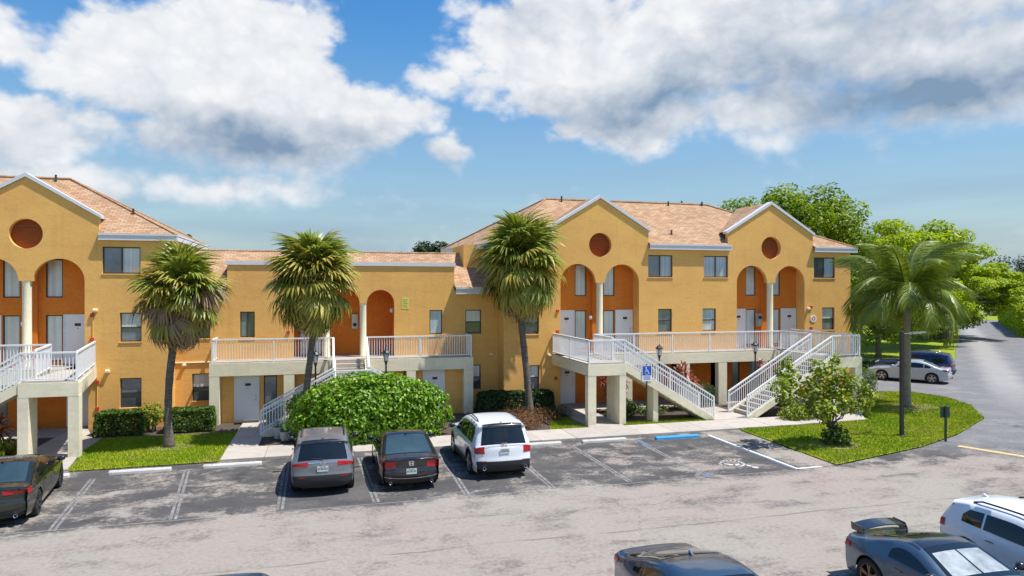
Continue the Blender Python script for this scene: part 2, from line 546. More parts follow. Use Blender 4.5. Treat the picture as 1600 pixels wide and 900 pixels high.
def asphalt():
    m, g, b = newmat('worn_asphalt')
    P = objco(g)
    x, y, z = g.sep(P)
    warp = g.vm('SCALE', g.vm('SUBTRACT', g.noise(P, 0.8, 4, 0.6, color=True), (0.5, 0.5, 0.5)), scale=1.6)
    Q = g.vm('ADD', P, warp)
    qx, qy, qz = g.sep(Q)
    blot = g.noise(Q, 0.62, 8, 0.66)
    blot2 = g.noise(g.vm('ADD', g.vm('MULTIPLY', Q, (0.55, 1.25, 1.0)), (31, 7, 0)), 0.9, 8, 0.7)
    fine = g.noise(P, 9.0, 7, 0.78)
    tracks = g.noise(g.vm('MULTIPLY', P, (0.07, 2.2, 1.0)), 1.0, 5, 0.6)
    grit = g.noise(P, 60.0, 3, 0.7)
    # the drive lane is bleached by traffic, the stalls only in patches
    ly = g.m('ADD', g.m('MULTIPLY', y, 0.7), g.m('MULTIPLY', qy, 0.3))
    lane = g.m('MULTIPLY', g.map(ly, -13.25, -14.4, 0.0, 1.0, True), g.map(qy, -22.5, -18.3, 0.25, 1.0, True))
    lane = g.m('MULTIPLY', lane, g.map(qx, 15, 27, 1.0, 0.45, True))
    th = g.m('SUBTRACT', 0.525, g.m('MULTIPLY', lane, 0.165))
    streak = g.noise(g.vm('MULTIPLY', Q, (0.22, 1.5, 1.0)), 1.0, 6, 0.65)
    th = g.m('ADD', th, g.m('MULTIPLY', g.m('MULTIPLY', g.m('SUBTRACT', streak, 0.5), 0.20), g.m('ADD', 0.25, lane)))
    verge = g.m('MULTIPLY', g.m('MULTIPLY', g.map(x, 15.4, 15.7, 0, 1), g.map(y, -13.6, -13.0, 0, 1)), g.map(x, 17.6, 17.3, 0, 1))
    th = g.m('SUBTRACT', th, g.m('MULTIPLY', verge, 0.10))
    wear = g.m('ADD', g.m('MULTIPLY', blot, 0.55), g.m('MULTIPLY', blot2, 0.45))
    wear = g.m('ADD', wear, g.m('MULTIPLY', g.m('SUBTRACT', fine, 0.5), 0.30))
    wear = g.m('ADD', wear, g.m('MULTIPLY', g.m('MULTIPLY', g.m('SUBTRACT', tracks, 0.5), lane), 0.22))
    w = g.map(g.m('SUBTRACT', wear, th), g.m('SUBTRACT', -0.05, g.m('MULTIPLY', lane, 0.07)), g.m('ADD', 0.09, g.m('MULTIPLY', lane, 0.08)), 0.0, 1.0, True)
    # resealed stall and the road to the right stay dark
    reseal = g.m('MULTIPLY', g.m('MULTIPLY', g.map(x, -1.38, -1.30, 0, 1), g.map(x, 1.42, 1.34, 0, 1)), g.map(y, -13.55, -13.45, 0, 1))
    road = g.map(g.m('ADD', g.m('MULTIPLY', qx, 0.5), g.m('MULTIPLY', qy, 0.55)), 3.0, 7.0, 0.0, 1.0, True)
    w = g.m('MULTIPLY', w, g.m('SUBTRACT', 1.0, g.m('MULTIPLY', reseal, 0.9)))
    w = g.m('MULTIPLY', w, g.m('SUBTRACT', 1.0, g.m('MULTIPLY', road, 0.75)))
    dark = g.mix(g.map(blot2, 0.3, 0.7), (0.056, 0.054, 0.055, 1), (0.110, 0.105, 0.100, 1))
    dark = g.mix(g.m('MULTIPLY', road, 0.7), dark, (0.20, 0.202, 0.212, 1))
    pale = g.mix(g.map(g.noise(P, 0.25, 4, 0.6), 0.35, 0.65), (0.31, 0.285, 0.24, 1), (0.32, 0.268, 0.235, 1))
    c = g.mix(g.m('MULTIPLY', w, 0.92), dark, pale)
    c = g.hsv(c, 0.5, 1.0, g.m('ADD', g.map(fine, 0.25, 0.75, 0.78, 1.20), g.map(grit, 0.3, 0.7, -0.10, 0.10)))
    # oil drips
    o = g.map(g.noise(P, 1.3, 3, 0.5), 0.70, 0.76, 0.0, 0.45)
    c = g.mix(o, c, (0.035, 0.034, 0.033, 1))
    # pale worn strip down the middle of the road to the right
    rd = g.m('ADD', g.m('MULTIPLY', g.m('SUBTRACT', qx, 58.0), -0.675), g.m('MULTIPLY', g.m('SUBTRACT', qy, 15.3), 0.737))
    rs = g.m('MULTIPLY', g.map(g.m('ABSOLUTE', rd), 0.3, 1.8, 1.0, 0.0, True), g.map(x, 32, 42, 0.0, 1.0))
    rs2 = g.map(g.noise(g.vm('MULTIPLY', Q, (0.5, 0.5, 1.0)), 1.0, 6, 0.7), 0.52, 0.66, 0.0, 0.32)
    c = g.mix(g.m('MULTIPLY', g.m('MAXIMUM', g.m('MULTIPLY', rs, 0.62), rs2), road), c, (0.36, 0.345, 0.32, 1))
    # oil stains where engines stand in each bay
    bx = g.m('SUBTRACT', g.m('FRACT', g.m('ADD', g.m('DIVIDE', g.m('ADD', x, 0.1), 2.71), 0.5)), 0.5)
    sp = g.m('MAXIMUM', g.m('SUBTRACT', 1.0, g.m('ABSOLUTE', g.m('MULTIPLY', bx, 5.5))), 0.0)
    sp = g.m('MULTIPLY', sp, g.m('MAXIMUM', g.map(y, -8.4, -9.1, 0.0, 1.0, True), 0.0))
    sp = g.m('MULTIPLY', sp, g.map(y, -10.6, -9.6, 0.0, 1.0, True))
    sp = g.m('MULTIPLY', sp, g.map(g.noise(P, 2.1, 5, 0.7), 0.42, 0.62, 0.0, 0.85))
    c = g.mix(sp, c, (0.028, 0.027, 0.026, 1))
    # paving seam along the lane and the ends of the resealed bays
    wob = g.m('MULTIPLY', g.m('SUBTRACT', g.noise(P, 0.35, 4, 0.6), 0.5), 0.5)
    sm = g.m('ABSOLUTE', g.m('ADD', g.m('ADD', y, 17.3), wob))
    c = g.mix(g.m('MULTIPLY', g.map(sm, 0.015, 0.05, 0.5, 0.0), g.map(g.noise(P, 0.7, 3), 0.4, 0.55, 0.0, 1.0)), c, (0.05, 0.048, 0.045, 1))
    sm2 = g.m('ABSOLUTE', g.m('ADD', g.m('ADD', y, 13.45), g.m('MULTIPLY', wob, 0.3)))
    c = g.mix(g.m('MULTIPLY', g.map(sm2, 0.01, 0.05, 0.35, 0.0), g.map(x, 15.0, 15.4, 1.0, 0.0)), c, (0.40, 0.38, 0.36, 1))
    # cracks
    cr = g.vor(Q, 0.10, 'DISTANCE_TO_EDGE')
    c = g.mix(g.map(cr, 0.0, 0.003, 0.30, 0.0), c, (0.03, 0.03, 0.03, 1))
    g.l.new(c, b.inputs['Base Color'])
    setp(b, Roughness=0.9)
    b.inputs['Specular IOR Level'].default_value = 0.25
    bump(g, b, grit, 0.35, 0.006)
    return m


M_ASPHALT = asphalt()


def linemat(name, col, wearth=0.5):
    m, g, b = newmat(name)
    P = objco(g)
    n = g.noise(P, 5.0, 6, 0.75)
    w = g.map(n, wearth - 0.1, wearth + 0.12, 0.0, 1.0)
    c = g.mix(w, (*col, 1), (0.13, 0.125, 0.12, 1))
    g.l.new(c, b.inputs['Base Color'])
    setp(b, Roughness=0.85)
    return m


M_LINE = linemat('faded_white_line', (0.32, 0.31, 0.295), 0.44)
M_LINEW = linemat('fresh_white_line', (0.72, 0.72, 0.74), 0.72)
M_LINEB = linemat('blue_line', (0.05, 0.20, 0.40), 0.47)
M_LINEF = linemat('worn_symbol_paint', (0.60, 0.59, 0.58), 0.56)
M_LINEY = linemat('yellow_stop_line', (0.62, 0.44, 0.18), 0.62)
M_WATER = simple('pond_water', (0.25, 0.34, 0.42), 0.1, coat=0.5)
# ------------------------------------------------------------------ object helpers
def tag(o, label=None, cat=None, group=None, kind=None):
    if label:
        o['label'] = label
    if cat:
        o['category'] = cat
    if group:
        o['group'] = group
    if kind:
        o['kind'] = kind
    return o


def thing(name, label, cat, loc=(0, 0, 0), rz=0.0, group=None):
    o = bpy.data.objects.new(name, None)
    o.empty_display_size = 0.2
    COL.objects.link(o)
    o.location = loc
    o.rotation_euler = (0, 0, rz)
    return tag(o, label, cat, group)


def link(name, mesh, parent=None, loc=None, rot=None, scale=None):
    o = bpy.data.objects.new(name, mesh)
    COL.objects.link(o)
    if parent is not None:
        o.parent = parent
    if loc is not None:
        o.location = loc
    if rot is not None:
        o.rotation_euler = rot
    if scale is not None:
        o.scale = scale
    return o


def copy_tree(o, parent=None):
    c = o.copy()
    COL.objects.link(c)
    c.parent = parent
    for ch in list(o.children):
        copy_tree(ch, c)
    return c


class MB:
    """collects polygons, then becomes one mesh object"""
    def __init__(s):
        s.v = []
        s.f = []
        s.mi = []
        s.cur = 0

    def add(s, verts, faces):
        b = len(s.v)
        s.v.extend([tuple(p) for p in verts])
        for f in faces:
            s.f.append(tuple(i + b for i in f))
            s.mi.append(s.cur)
        return s

    def box(s, x0, x1, y0, y1, z0, z1):
        v = [(x0, y0, z0), (x1, y0, z0), (x1, y1, z0), (x0, y1, z0), (x0, y0, z1), (x1, y0, z1), (x1, y1, z1), (x0, y1, z1)]
        return s.add(v, [(0, 3, 2, 1), (4, 5, 6, 7), (0, 1, 5, 4), (1, 2, 6, 5), (2, 3, 7, 6), (3, 0, 4, 7)])

    def bbox(s, x0, x1, y0, y1, z0, z1, r=0.02):
        """box with chamfered upper edges"""
        v = [(x0, y0, z0), (x1, y0, z0), (x1, y1, z0), (x0, y1, z0), (x0, y0, z1 - r), (x1, y0, z1 - r), (x1, y1, z1 - r), (x0, y1, z1 - r),
             (x0 + r, y0 + r, z1), (x1 - r, y0 + r, z1), (x1 - r, y1 - r, z1), (x0 + r, y1 - r, z1)]
        return s.add(v, [(0, 3, 2, 1), (0, 1, 5, 4), (1, 2, 6, 5), (2, 3, 7, 6), (3, 0, 4, 7), (4, 5, 9, 8), (5, 6, 10, 9), (6, 7, 11, 10), (7, 4, 8, 11), (8, 9, 10, 11)])

    def prism_x(s, poly, x0, x1):
        """poly of (y,z), extruded along x"""
        n = len(poly)
        v = [(x0, y, z) for y, z in poly] + [(x1, y, z) for y, z in poly]
        return s.add(v, [tuple(range(n - 1, -1, -1)), tuple(range(n, 2 * n))] + [(i, (i + 1) % n, n + (i + 1) % n, n + i) for i in range(n)])

    def prism_y(s, poly, y0, y1):
        """poly of (x,z), extruded along y"""
        n = len(poly)
        v = [(x, y0, z) for x, z in poly] + [(x, y1, z) for x, z in poly]
        return s.add(v, [tuple(range(n)), tuple(range(2 * n - 1, n - 1, -1))] + [((i + 1) % n, i, n + i, n + (i + 1) % n) for i in range(n)])

    def prism_z(s, poly, z0, z1):
        n = len(poly)
        v = [(x, y, z0) for x, y in poly] + [(x, y, z1) for x, y in poly]
        return s.add(v, [tuple(range(n - 1, -1, -1)), tuple(range(n, 2 * n))] + [(i, (i + 1) % n, n + (i + 1) % n, n + i) for i in range(n)])

    def beam(s, p, q, w, h, up=(0, 0, 1)):
        """rectangular bar from p to q, w across, h along up"""
        p = Vector(p)
        q = Vector(q)
        d = (q - p).normalized()
        u = Vector(up)
        sd = d.cross(u)
        if sd.length < 1e-4:
            sd = Vector((1, 0, 0))
        sd.normalize()
        u2 = sd.cross(d).normalized()
        v = []
        for c in (p, q):
            for a, b in ((-1, -1), (1, -1), (1, 1), (-1, 1)):
                v.append(c + sd * a * w / 2 + u2 * b * h / 2)
        return s.add(v, [(0, 3, 2, 1), (4, 5, 6, 7), (0, 1, 5, 4), (1, 2, 6, 5), (2, 3, 7, 6), (3, 0, 4, 7)])

    def tube(s, pts, rad, n=8, cap=True):
        pts = [Vector(p) for p in pts]
        rs = rad if isinstance(rad, (list, tuple)) else [rad] * len(pts)
        rings = []
        ref = None
        for i, p in enumerate(pts):
            d = (pts[min(i + 1, len(pts) - 1)] - pts[max(i - 1, 0)])
            if d.length < 1e-6:
                d = Vector((0, 0, 1))
            d.normalize()
            if ref is None:
                ref = Vector((1, 0, 0)) if abs(d.x) < 0.8 else Vector((0, 1, 0))
            a = (ref - d * ref.dot(d)).normalized()
            ref = a
            b = d.cross(a)
            rings.append([p + (a * math.cos(2 * PI * k / n) + b * math.sin(2 * PI * k / n)) * rs[i] for k in range(n)])
        v = [q for r_ in rings for q in r_]
        f = []
        for i in range(len(rings) - 1):
            for k in range(n):
                f.append((i * n + k, i * n + (k + 1) % n, (i + 1) * n + (k + 1) % n, (i + 1) * n + k))
        if cap:
            f.append(tuple(range(n - 1, -1, -1)))
            f.append(tuple((len(rings) - 1) * n + k for k in range(n)))
        return s.add(v, f)

    def lathe(s, prof, n=20, c=(0, 0, 0), axis='z'):
        """prof of (r, h)"""
        v = []
        for r_, h_ in prof:
            for k in range(n):
                a = 2 * PI * k / n
                if axis == 'z':
                    v.append((c[0] + r_ * math.cos(a), c[1] + r_ * math.sin(a), c[2] + h_))
                else:
                    v.append((c[0] + r_ * math.cos(a), c[1] + h_, c[2] + r_ * math.sin(a)))
        f = []
        for i in range(len(prof) - 1):
            for k in range(n):
                q = (i * n + k, i * n + (k + 1) % n, (i + 1) * n + (k + 1) % n, (i + 1) * n + k)
                f.append(q if axis == 'z' else q[::-1])
        return s.add(v, f)

    def mesh(s, name, mats, smooth=False, angle=None):
        me = bpy.data.meshes.new(name)
        me.from_pydata(s.v, [], s.f)
        for m in (mats if isinstance(mats, (list, tuple)) else [mats]):
            me.materials.append(m)
        me.polygons.foreach_set('material_index', s.mi)
        if smooth:
            me.polygons.foreach_set('use_smooth', [True] * len(me.polygons))
            if angle is not None and hasattr(me, 'set_sharp_from_angle'):
                me.set_sharp_from_angle(angle=R(angle))
        me.update()
        return me

    def build(s, name, mats, parent=None, smooth=False, angle=None, **kw):
        return link(name, s.mesh(name, mats, smooth, angle), parent, **kw)


def sheet(name, poly, z, mat, parent=None, kind=None):
    """flat polygon on the ground (poly of x,y)"""
    tris = tessellate_polygon([[Vector((x, y, 0)) for x, y in poly]])
    mb = MB()
    fs = []
    for t in tris:
        a, b, c = (poly[i] for i in t)
        up = (b[0] - a[0]) * (c[1] - a[1]) - (b[1] - a[1]) * (c[0] - a[0])
        fs.append(t if up > 0 else t[::-1])
    mb.add([(x, y, z) for x, y in poly], fs)
    o = mb.build(name, mat, parent)
    if kind:
        o['kind'] = kind
    return o


def wall_panel(mb, outer, holes, y0, y1, front=0, reveal=0):
    """vertical wall in the xz plane from y0 (front) to y1, with holes right through it"""
    loops = [outer] + list(holes)
    flat = [p for lp in loops for p in lp]
    tris = tessellate_polygon([[Vector((x, z, 0)) for x, z in lp] for lp in loops])
    fs, bs = [], []
    for t in tris:
        a, b, c = (flat[i] for i in t)
        up = (b[0] - a[0]) * (c[1] - a[1]) - (b[1] - a[1]) * (c[0] - a[0])
        t = t if up > 0 else t[::-1]
        fs.append(tuple(t))
        bs.append(tuple(t[::-1]))
    mb.cur = front
    mb.add([(x, y0, z) for x, z in flat], fs)
    mb.add([(x, y1, z) for x, z in flat], bs)
    for k, lp in enumerate(loops):
        mb.cur = front if k == 0 else reveal
        n = len(lp)
        area = sum(lp[i][0] * lp[(i + 1) % n][1] - lp[(i + 1) % n][0] * lp[i][1] for i in range(n))
        q = lp if area > 0 else lp[::-1]
        if k:
            q = q[::-1]
        v = [(x, y0, z) for x, z in q] + [(x, y1, z) for x, z in q]
        mb.add(v, [((i + 1) % n, i, n + i, n + (i + 1) % n) for i in range(n)])
    mb.cur = 0
    return mb


def rect(x0, x1, z0, z1):
    return [(x0, z0), (x1, z0), (x1, z1), (x0, z1)]


def circle(cx, cz, r_, n=36):
    return [(cx + r_ * math.cos(2 * PI * k / n), cz + r_ * math.sin(2 * PI * k / n)) for k in range(n)]


def arc(cx, cz, r_, a0, a1, n=20):
    return [(cx + r_ * math.cos(R(a0 + (a1 - a0) * k / n)), cz + r_ * math.sin(R(a0 + (a1 - a0) * k / n))) for k in range(n + 1)]


# ------------------------------------------------------------------ building pieces
def window(parent, x0, x1, z0, z1, y, kind='hung', top=None, low=None, depth=0.10):
    """framed window standing in a hole whose wall face is at y"""
    top = top or M_BLIND
    low = low or M_GLASSDARK
    yf = y + depth
    t = 0.05
    fr = MB()
    fr.box(x0, x0 + t, yf, yf + 0.06, z0, z1)
    fr.box(x1 - t, x1, yf, yf + 0.06, z0, z1)
    fr.box(x0 + t, x1 - t, yf, yf + 0.06, z0, z0 + t)
    fr.box(x0 + t, x1 - t, yf, yf + 0.06, z1 - t, z1)
    xm, zm = (x0 + x1) / 2, z0 + (z1 - z0) * 0.49
    if kind == 'hung':
        fr.box(x0 + t, x1 - t, yf - 0.008, yf + 0.05, zm - 0.03, zm + 0.03)
    elif kind == 'slider':
        fr.box(xm - 0.035, xm + 0.035, yf - 0.008, yf + 0.05, z0 + t, z1 - t)
    w = fr.build('window', M_FRAME, parent)
    ps = []
    if kind == 'hung':
        ps = [(x0 + t, x1 - t, zm + 0.03, z1 - t, 0.018, top), (x0 + t, x1 - t, z0 + t, zm - 0.03, 0.032, low)]
    elif kind == 'slider':
        ps = [(x0 + t, xm - 0.035, z0 + t, z1 - t, 0.018, low), (xm + 0.035, x1 - t, z0 + t, z1 - t, 0.032, top)]
    else:
        ps = [(x0 + t, x1 - t, z0 + t, z1 - t, 0.02, top)]
    for a, b, c, d, e, m in ps:
        MB().box(a, b, yf + e, yf + e + 0.012, c, d).build('pane', m, w)
    return w


def door(parent, x0, x1, z0, z1, y, hinge='l', number=True, peep=True):
    d = MB().bbox(x0, x1, y - 0.045, y - 0.002, z0, z1, 0.004)
    # raised stiles
    o = d.build('door', M_DOOR, parent)
    fr = MB()
    fr.box(x0 - 0.05, x0 - 0.003, y - 0.06, y - 0.001, z0, z1 + 0.05)
    fr.box(x1 + 0.003, x1 + 0.05, y - 0.06, y - 0.001, z0, z1 + 0.05)
    fr.box(x0 - 0.003, x1 + 0.003, y - 0.06, y - 0.001, z1 + 0.003, z1 + 0.05)
    fr.build('door_frame', M_WHITE, o)
    hx = x1 - 0.1 if hinge == 'l' else x0 + 0.1
    h = MB()
    h.lathe([(0.0, -0.075), (0.032, -0.07), (0.035, -0.04), (0.015, -0.035), (0.015, 0)], 10, (hx, y - 0.045, z0 + 0.95), 'y')
    h.lathe([(0.0, -0.02), (0.03, -0.02), (0.032, 0)], 10, (hx, y - 0.045, z0 + 1.13), 'y')
    h.build('handle', M_STEEL, o)
    if number:
        cx = (x0 + x1) / 2 + 0.05
        q = MB()
        q.box(cx - 0.12, cx + 0.12, y - 0.055, y - 0.0455, z1 - 0.46, z1 - 0.34)
        q.lathe([(0, -0.012), (0.022, -0.012), (0.022, 0)], 8, (cx, y - 0.0455, z1 - 0.56), 'y')
        q.build('number_plate', M_BLACK, o)
    return o


BAL = {}


def baluster_mesh(h):
    k = round(h, 3)
    if k not in BAL:
        BAL[k] = MB().box(-0.0135, 0.0135, -0.0135, 0.0135, 0, k).mesh('baluster', M_WHITE)
    return BAL[k]


def railing(parent, p0, p1, h=1.06, step=0.118, posts=(True, True), every=2.1, second=False, name='railing'):
    """white aluminium railing between two floor points (may slope)"""
    p0 = Vector(p0)
    p1 = Vector(p1)
    d = p1 - p0
    L = math.hypot(d.x, d.y)
    up = Vector((0, 0, 1))
    r_ = bpy.data.objects.new(name, None)
    COL.objects.link(r_)
    r_.parent = parent
    lo = 0.09
    MB().beam(p0 + up * (h - 0.03), p1 + up * (h - 0.03), 0.085, 0.06).build('top_rail', M_WHITE, r_)
    MB().beam(p0 + up * lo, p1 + up * lo, 0.036, 0.04).build('bottom_rail', M_WHITE, r_)
    if second:
        MB().beam(p0 + up * (h - 0.25), p1 + up * (h - 0.25), 0.036, 0.045).build('middle_rail', M_WHITE, r_)
    pm = MB().box(-0.032, 0.032, -0.032, 0.032, 0, h - 0.045).mesh('post', M_WHITE)
    ts = []
    n = max(1, round(L / every))
    for i in range(n + 1):
        if (i == 0 and not posts[0]) or (i == n and not posts[1]):
            continue
        ts.append(i / n)
        o = link('post', pm, r_, p0 + d * (i / n))
        o.rotation_euler.z = math.atan2(d.y, d.x)
    bm_ = baluster_mesh(h - lo - 0.06)
    k = max(2, round(L / step))
    for i in range(1, k):
        t = i / k
        if any(abs(t - q) * L < 0.05 for q in ts):
            continue
        o = link('baluster', bm_, r_, p0 + d * t + up * lo)
        o.rotation_euler.z = math.atan2(d.y, d.x)
    return r_


def wall_lamp(parent, x, y, z):
    m = MB()
    m.box(x - 0.06, x + 0.06, y - 0.04, y - 0.001, z - 0.1, z + 0.1)
    o = m.build('wall_lamp', M_STEEL, parent)
    MB().lathe([(0.0, -0.12), (0.07, -0.11), (0.095, -0.05), (0.095, 0.05), (0.06, 0.10), (0.0, 0.11)], 14, (x, y - 0.12, z)).build('lamp_glass', M_LAMPGLASS, o, True)
    return o


def alarm(parent, x, y, z):
    MB().bbox(x - 0.07, x + 0.07, y - 0.06, y - 0.001, z - 0.09, z + 0.07, 0.01).build('fire_alarm', M_RED, parent)


def pod_light(parent, x, y, z):
    m = MB()
    m.box(x - 0.09, x + 0.09, y - 0.02, y - 0.001, z - 0.06, z + 0.06)
    m.bbox(x - 0.08, x + 0.08, y - 0.13, y - 0.02, z - 0.05, z + 0.06, 0.03)
    m.build('flood_light', M_CREAMCOL, parent)


def stack_vent(parent, x, y, z, h=0.35, r_=0.05):
    MB().lathe([(r_ * 1.6, -0.15), (r_ * 1.5, 0.0), (r_, 0.02), (r_, h), (r_ * 0.7, h), (r_ * 0.7, h - 0.1)], 10, (x, y, z)).build('roof_vent', M_FRAME, parent)


def poly_roof(mb, verts, faces, thick=0.0):
    mb.add(verts, faces)


def ceiling_box(mb, x0, x1, y0, y1, z0, z1):
    return mb.box(x0, x1, y0, y1, z0, z1)
# ------------------------------------------------------------------ ground and paving
def big_ground():
    mb = MB()
    n = 24
    xs = [-900, -300, -120, -60, -30, 0, 30, 60, 120, 200, 400, 1200]
    ys = [-400, -120, -60, -30, 0, 30, 60, 120, 240, 500, 1500]
    v = [(x, y, -0.03) for y in ys for x in xs]
    w = len(xs)
    f = [(j * w + i, j * w + i + 1, (j + 1) * w + i + 1, (j + 1) * w + i) for j in range(len(ys) - 1) for i in range(w - 1)]
    mb.add(v, f)
    tag(mb.build('ground', M_LAWN), kind='structure')


big_ground()
# asphalt: the lot in front and the road that leaves to the right, one sheet
LOT = [(-60, -60), (110, -60), (110, 38), (140, 64), (128.8, 72.3), (121.8, 77.2), (104, 60.0), (85.7, 42.7), (65.8, 25.6), (53.6, 14.7), (46.7, 9.0), (41.3, 4.9),
       (37.2, 8.9), (30.2, 4.0), (31.9, 0.1), (33.4, -0.3), (33.7, -2.6), (32.5, -5.1), (29.9, -8.0), (25.5, -10.5), (22.1, -11.95), (17.05, -13.35),
       (17.25, -7.2), (-60, -7.2)]
tag(sheet('parking_lot', LOT, 0.0, M_ASPHALT), kind='structure')

tag(sheet('pond', [(128, 108), (150, 96), (210, 84), (240, 130), (150, 150)], 0.0, M_WATER), kind='structure')
# lawns: soil sheet + blades
LAWNS = {
    'left': [(-8.3, -7.32), (-3.66, -7.25), (-3.66, -2.3), (-4.3, -2.2), (-9.1, -2.1), (-8.75, -4.6)],
    'right': [(17.05, -13.33), (22.1, -11.93), (25.5, -10.48), (29.9, -7.98), (32.48, -5.1), (33.66, -2.6), (33.36, -0.32), (31.9, 0.06), (29.8, 0.5), (29.6, -1.4), (26.2, -3.5), (24.6, -6.9), (20.7, -7.17), (17.27, -7.2)],
    'middle': [(12.75, -5.25), (17.35, -5.25), (16.6, -4.55), (12.8, -4.5)],
    'small': [(9.3, -5.25), (11.05, -5.25), (10.95, -2.6), (10.2, -2.8)],
}
for k, poly in LAWNS.items():
    tag(sheet('lawn', poly, 0.035, M_LAWN), kind='structure')
BEDS = [[(-10.0, -2.1), (-3.7, -2.2), (-3.7, 1.1), (-9.9, 0.0)],
        [(7.05, -5.25), (9.3, -5.25), (10.2, -2.8), (11.2, -2.4), (11.3, 0.0), (8.6, 0.0), (8.6, 1.1), (7.05, 1.1)],
        [(12.8, -4.5), (16.6, -4.55), (17.3, -3.4), (17.3, -1.25), (12.8, -1.25)],
        [(-2.5, -5.4), (7.0, -5.4), (7.0, -0.2), (-2.5, -0.2)],
        [(19.3, -5.25), (23.6, -5.3), (23.8, -1.3), (19.4, -1.3)],
        [(-16, -8.0), (-10.7, -7.0), (-10.6, -0.1), (-16, -0.1)]]
for poly in BEDS:
    tag(sheet('planting_bed', poly, 0.022, M_MULCH), kind='structure')
tag(sheet('bare_soil', [(27.3, -5.4), (28.3, -5.9), (30.3, -5.2), (30.6, -4.2), (29.4, -3.7), (27.6, -4.2)], 0.045, M_DIRT), kind='structure')
tag(sheet('bare_soil', [(18.2, -11.3), (19.2, -11.6), (20.1, -11.1), (20.1, -10.2), (19.0, -9.9), (18.1, -10.4)], 0.045, M_DIRT), kind='structure')
tag(sheet('bare_soil', [(-6.5, -4.9), (-5.6, -5.1), (-4.9, -4.6), (-5.1, -3.9), (-6.2, -3.9)], 0.045, M_DIRT), kind='structure')
tag(sheet('bare_soil', [(28.9, -1.1), (30.4, -1.6), (31.2, -0.6), (30.2, 0.6), (28.9, 0.4)], 0.046, M_DIRT), kind='structure')

# pavement of concrete slabs
walk = tag(bpy.data.objects.new('sidewalk', None), kind='structure')
COL.objects.link(walk)


def slab(poly):
    cx = sum(p[0] for p in poly) / len(poly)
    cy = sum(p[1] for p in poly) / len(poly)
    g_ = 0.012
    q = []
    for x, y in poly:
        d = math.hypot(x - cx, y - cy)
        q.append((x - (x - cx) / d * g_, y - (y - cy) / d * g_))
    return MB().prism_z(q, -0.05, 0.075 + random.uniform(-0.004, 0.004)).build('slab', M_CONC, walk)


def slabs(x0, x1, y0, y1, nx, ny):
    for i in range(nx):
        for j in range(ny):
            a, b = x0 + (x1 - x0) * i / nx, x0 + (x1 - x0) * (i + 1) / nx
            c, d = y0 + (y1 - y0) * j / ny, y0 + (y1 - y0) * (j + 1) / ny
            slab([(a, c), (b, c), (b, d), (a, d)])


slabs(-3.64, 17.25, -7.2, -5.3, 14, 1)
slabs(-3.64, -2.52, -5.3, -0.2, 1, 3)
slabs(-3.64, -2.2, -0.2, 0.15, 1, 1)
slabs(11.1, 12.75, -5.3, 0.7, 1, 4)
slabs(17.3, 19.35, -5.3, -1.3, 1, 3)
slabs(17.25, 20.7, -7.15, -5.3, 2, 1)
slab([(20.7, -7.1), (24.1, -7.0), (24.9, -5.9), (25.5, -5.3), (20.7, -5.3)])
slabs(23.8, 25.6, -5.3, -0.0, 1, 3)
slabs(12.75, 26.3, -1.28, 0.75, 9, 1)
slab([(-10.65, -7.2), (-8.35, -7.25), (-8.75, -4.6), (-10.65, -4.6)])
slabs(-10.65, -8.75, -4.6, -2.1, 1, 2)
slab([(-10.65, -2.1), (-9.12, -2.1), (-9.9, 0.0), (-10.65, 0.0)])
slabs(-13.2, -10.66, -1.3, 0.7, 2, 1)
slabs(-10.64, -9.9, 0.01, 0.7, 1, 1)

# painted markings
mk = tag(bpy.data.objects.new('road_marking', None), kind='structure')
COL.objects.link(mk)


def stripe(p, q, w, mat, name='parking_line', z=0.004):
    p, q = Vector((*p, 0)), Vector((*q, 0))
    d = (q - p).normalized()
    s_ = Vector((-d.y, d.x, 0)) * w / 2
    n = 12
    mb = MB()
    v = []
    for i in range(n + 1):
        c = p + (q - p) * (i / n)
        a, b = 1 + random.uniform(-.08, .08), 1 + random.uniform(-.08, .08)
        v += [(c.x - s_.x * a, c.y - s_.y * a, z), (c.x + s_.x * b, c.y + s_.y * b, z)]
    mb.add(v, [(2 * i + 1, 2 * i, 2 * i + 2, 2 * i + 3) for i in range(n)])
    return mb.build(name, mat, mk)


for p, q in [((-7.25, -8.43), (-6.69, -13.53)), ((-4.53, -8.13), (-3.92, -13.39)), ((-1.33, -8.0), (-1.24, -13.31)), ((1.17, -7.9), (1.38, -13.31)),
             ((4.1, -7.97), (4.03, -13.41)), ((6.69, -8.0), (6.72, -13.33)), ((9.21, -8.1), (9.29, -13.31)), ((12.05, -8.6), (11.94, -13.2))]:
    stripe((p[0] - 0.062, p[1]), (q[0] - 0.062, q[1]), 0.078, M_LINE)
    stripe((p[0] + 0.062, p[1]), (q[0] + 0.062, q[1]), 0.078, M_LINE)
stripe((12.14, -7.9), (12.12, -8.9), 0.22, M_LINEB, 'blue_line', 0.008)
stripe((12.03, -13.15), (11.95, -13.55), 0.26, M_LINEB, 'blue_line', 0.008)
stripe((15.44, -7.75), (15.46, -13.35), 0.10, M_LINEW)
stripe((15.34, -7.75), (15.33, -13.45), 0.09, M_LINEB, 'blue_line')
stripe((15.5, -13.32), (16.45, -13.3), 0.11, M_LINEW)
stripe((23.75, -12.1), (24.7, -14.4), 0.28, M_LINEY, 'stop_line')
stripe((24.7, -14.4), (25.6, -16.6), 0.28, M_LINEY, 'stop_line')
stripe((77.5, 27.5), (70.5, 35.0), 0.5, M_LINE, 'stop_line')


